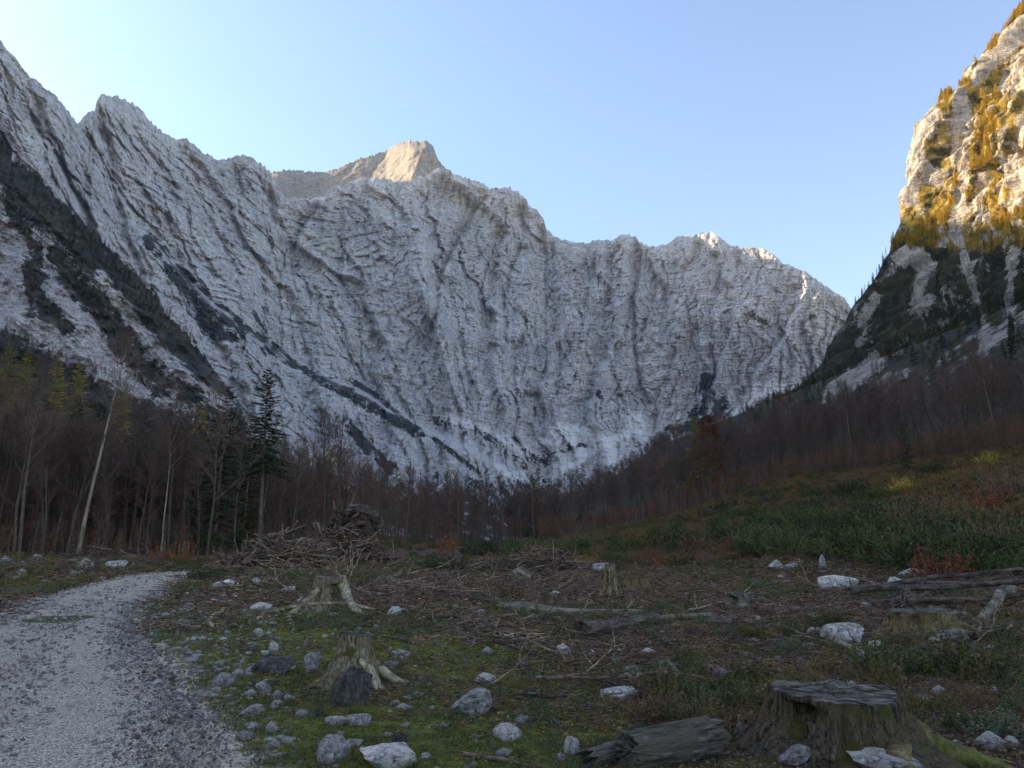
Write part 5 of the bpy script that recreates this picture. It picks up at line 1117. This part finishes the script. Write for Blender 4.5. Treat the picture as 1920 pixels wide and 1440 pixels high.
for i in range(95):
    py = random.uniform(1100, 1400); px = random.uniform(1200, 1910); p = ground_pt(px, py); s = random.uniform(.18, .42)
    if math.hypot(p[0]-2.35, p[1]-5.9) < 1.0: continue
    o = link('herb_clump', [SH_OL, SH_YG, SH_N[0], SH_N[1], SH_B[0], SH_N[2]][i % 6], None, (p[0], p[1], p[2]-.02), (0, 0, random.uniform(0, 6)), (s*1.2, s*1.2, s)); tag(o, 'knee high herb clump growing in the cleared ground around the big stump', 'herb clump', 'herb clumps on the right of the clearing')

# ------------------------------------------------------------------ ground cover, gravel, litter (nobody could count it)
def tuft(seed, n, h, w, m, spread, lay=.5):
    r = np.random.default_rng(seed); mb = MB(); P = np.stack([r.normal(0, spread, n), r.normal(0, spread, n), np.zeros(n)], 1); D = r.normal(0, lay, (n, 3)); D[:, 2] = 1; twigs(mb, P, D, h*r.uniform(.5, 1.2, n), w, r); return mb.mesh('tuft', [m], smooth=False)
def leafpatch(seed, n, size, spread, m, z=.02, flat=.8):
    r = np.random.default_rng(seed); mb = MB(); P = np.stack([r.normal(0, spread, n), r.normal(0, spread, n), np.abs(r.normal(0, z, n))+.005], 1); leaves(mb, P, size, r, flat=flat); return mb.mesh('leaf patch', [m], smooth=False)
def sticks(seed, n, L, rr, spread, m):
    r = np.random.default_rng(seed); mb = MB()
    for i in range(n):
        a = r.uniform(0, 6.28); q = np.array([r.normal(0, spread), r.normal(0, spread), r.uniform(.0, .035)]); mb.tube(wander(q, np.array([math.cos(a), math.sin(a), r.normal(0, .12)]), L*r.uniform(.4, 1.2), 3, .12, r), np.linspace(rr, rr*.5, 4)*r.uniform(.6, 1.3), 3)
    return mb.mesh('sticks', [m])
def area(n, amin, amax, rmin, rmax, fn=None, pw=1.0):
    a = rng.uniform(amin, amax, n); r = np.exp(rng.uniform(0, 1, n)**pw*(math.log(rmax)-math.log(rmin))+math.log(rmin)); x = r*np.sin(np.radians(a)); y = r*np.cos(np.radians(a))
    if fn is not None: k = rng.uniform(0, 1, n) < fn(x, y, r, a); x, y, r = x[k], y[k], r[k]
    return x, y, r
offtrack = lambda x, y: (track_d(x, y) > .12)
mossf = lambda x, y, r, a: offtrack(x, y)*np.clip(.15+sstep(6, -4, x*12/np.maximum(y, 4))*sstep(26, 13, r)+.5*sstep(12, 7, r)*sstep(3.0, 1.2, x)+.9*(vn(x*.8, y*.8, seed=200)), .0, 1)
x, y, r = area(30000, -40, 38, 3.6, 45, mossf); scatter_stuff('moss_and_grass', 'short green moss and grass between the stones', 'grass', np.stack([x, y, H(x, y)-.004], 1), np.clip(r/9, .5, 3.5)*rng.uniform(.5, 1.2, len(x)), [tuft(500, 26, .035, .006, M_grass, .05, .9), tuft(501, 22, .03, .006, M_grass, .05, 1.1), tuft(502, 18, .05, .005, M_ygrass, .05, .8), leafpatch(503, 16, .012, .05, M_grass)])
litf = lambda x, y, r, a: offtrack(x, y)*np.clip(.12+.9*sstep(-5, 5, x*12/np.maximum(y, 4))+.5*sstep(14, 22, r)+.4*vn(x*.6+9, y*.6, seed=201)-.5*sstep(9, 6, r)*sstep(1.6, .6, x), 0, 1)
x, y, r = area(26000, -40, 38, 4, 60, litf); scatter_stuff('stick_litter', 'litter of broken sticks covering the cleared ground', 'litter', np.stack([x, y, H(x, y)], 1), np.clip(r/14, .45, 2.6)*rng.uniform(.5, 1.2, len(x)), [sticks(510, 5, .5, .009, .16, M_stick), sticks(511, 4, .6, .011, .18, M_stick), sticks(512, 4, .45, .009, .14, M_stickp), sticks(513, 6, .4, .006, .15, M_pole)])
x, y, r = area(17000, -40, 38, 4, 60, litf); scatter_stuff('bark_litter', 'brown bark chips and fallen leaves on the cleared ground', 'litter', np.stack([x, y, H(x, y)], 1), np.clip(r/12, .6, 3)*rng.uniform(.5, 1.2, len(x)), [leafpatch(520, 14, .028, .13, M_chip), leafpatch(521, 10, .035, .13, M_chip), leafpatch(522, 9, .028, .12, M_dead), leafpatch(523, 8, .022, .1, M_brn)])
herbf = lambda x, y, r, a: offtrack(x, y)*np.clip(.10+1.7*vn(x*.33, y*.33, seed=203)+.45*sstep(0, 2.5, x)*sstep(18, 9, r), 0, 1)*((np.hypot(x-2.35, y-5.9) > .8) | (y > 6.6))
x, y, r = area(16000, -40, 39, 4, 55, herbf); scatter_stuff('herb_cover', 'low green herbs and spruce sprigs scattered over the clearing', 'herbs', np.stack([x, y, H(x, y)-.01], 1), np.clip(r/10, .6, 3.2)*rng.uniform(.5, 1.2, len(x)), [leafpatch(530, 26, .022, .07, M_herb, .05, .3), tuft(531, 34, .12, .009, M_sprig, .07, .9), tuft(532, 30, .14, .008, M_herb, .07, .6), tuft(533, 22, .17, .006, M_ygrass, .07, .5), tuft(534, 16, .15, .005, M_brn, .06, .5)])
fieldf = lambda x, y, r, a: offtrack(x, y)*np.clip(.25+1.2*vn(x*.12, y*.12, seed=205), .1, 1)
a = rng.uniform(6, 43, 11000); r = np.sqrt(rng.uniform(45**2, 175**2, 11000)); x = r*np.sin(np.radians(a)); y = r*np.cos(np.radians(a)); k = (r < edge_r(a)+5)&(rng.uniform(0, 1, 11000) < .65+.9*vn(x*.06, y*.06, seed=209))
scatter_stuff('slope_shrubs', 'mixed brown, olive and yellow low growth on the slope below the right forest', 'ground cover', np.stack([x, y, H(x, y)-.05], 1)[k], rng.uniform(.3, 1.0, k.sum()), [SH_B[0], SH_OL, SH_YG, SH_B[1], SH_G[3], SH_R, SH_B[0], shrub_mesh(417, 60, 1.0, .05, M_brn, 1.2, leafy=True)])
x, y, r = area(9000, -40, 42, 30, 175, fieldf); scatter_stuff('slope_cover', 'olive and brown growth covering the ground below the forest', 'ground cover', np.stack([x, y, H(x, y)-.03], 1), r/55*rng.uniform(.25, .6, len(x)), [SH_G[1], SH_OL, SH_B[0], SH_YG, SH_B[1]])
a = rng.uniform(4, 43, 9000); r = np.sqrt(rng.uniform(50**2, 170**2, 9000)); x = r*np.sin(np.radians(a)); y = r*np.cos(np.radians(a)); k = r < edge_r(a)+4
scatter_stuff('dry_slope_grass', 'yellow and brown dry grass tussocks between the shrubs of the right slope', 'grass', np.stack([x, y, H(x, y)-.05], 1)[k], rng.uniform(2.5, 6.0, k.sum()), [tuft(540, 40, .14, .012, M_ygrass, .10, .6), tuft(541, 40, .12, .012, M_brn, .10, .7), leafpatch(542, 26, .03, .10, M_olive, .06, .3), tuft(543, 40, .12, .012, M_brn, .12, .8), tuft(544, 40, .14, .010, M_dead, .12, .7)])
for i in range(36):
    px = random.uniform(1250, 1900); py = random.uniform(np.interp(px, [1250, 1920], [985, 900]), 1060); p = ground_pt(px, py)
    if random.random() < .6: put_rock(px, py, random.uniform(8, 26), random.uniform(4, 8), random.choice([M_st, M_stw, M_stm]), 'small pale rock showing between the shrubs of the right slope', 'small rocks on the right slope')
    else: put_shrub([SH_B[0], SH_R, SH_B[1], SH_YG][i % 4], px, py, random.uniform(14, 34), 'brown leafless bush standing among the green shrubs of the slope' if i % 4 in (0, 2) else ('small rusty bush among the green shrubs of the slope' if i % 4 == 1 else 'yellow olive bush among the green shrubs of the slope'), ['brown bushes on the slope', 'rusty bushes on the slope', 'brown bushes on the slope', 'yellow olive bushes on the slope'][i % 4])
# pebbles
PB = []
for i in range(5):
    P, F = rock_geo(700+i, IV1, IF1, 5, .6); PB.append(np_mesh('pebble', P*np.array([1, .8, .7]), F, [[M_st, M_stw, M_st, M_stm, M_st][i]], False))
def edge_f(x, y, r, a): td = track_d(x, y); return np.clip(1.15-np.abs(td-.1)/np.interp(r, [5, 20], [.8, 1.3]), 0, 1)
x, y, r = area(60000, -42, -2, 3.6, 40, edge_f); scatter_stuff('gravel_edge', 'loose grey gravel stones along the edges of the track', 'gravel', np.stack([x, y, H(x, y)-.004], 1), np.clip(r/8, .7, 2.4)*(.008+.022*rng.uniform(0, 1, len(x))**3), PB)
x, y, r = area(24000, -44, -10, 4, 42, lambda x, y, r, a: (track_d(x, y) < -.05)*1.0); scatter_stuff('track_gravel', 'pale loose gravel stones lying on the track', 'gravel', np.stack([x, y, H(x, y)*.6+.4*H0(x, y)+.012], 1), np.clip(r/7, .7, 3)*(.006+.018*rng.uniform(0, 1, len(x))**3), PB[:3])
x, y, r = area(11000, -38, 36, 4, 40, lambda x, y, r, a: offtrack(x, y)*np.clip(.12+.9*sstep(2, -6, x*12/np.maximum(y, 4))*(.5+vn(x, y, seed=207)), 0, 1)); scatter_stuff('loose_pebbles', 'small loose pebbles scattered through the moss', 'pebbles', np.stack([x, y, H(x, y)], 1), np.clip(r/8, .8, 3)*(.012+.035*rng.uniform(0, 1, len(x))**2.5), PB)
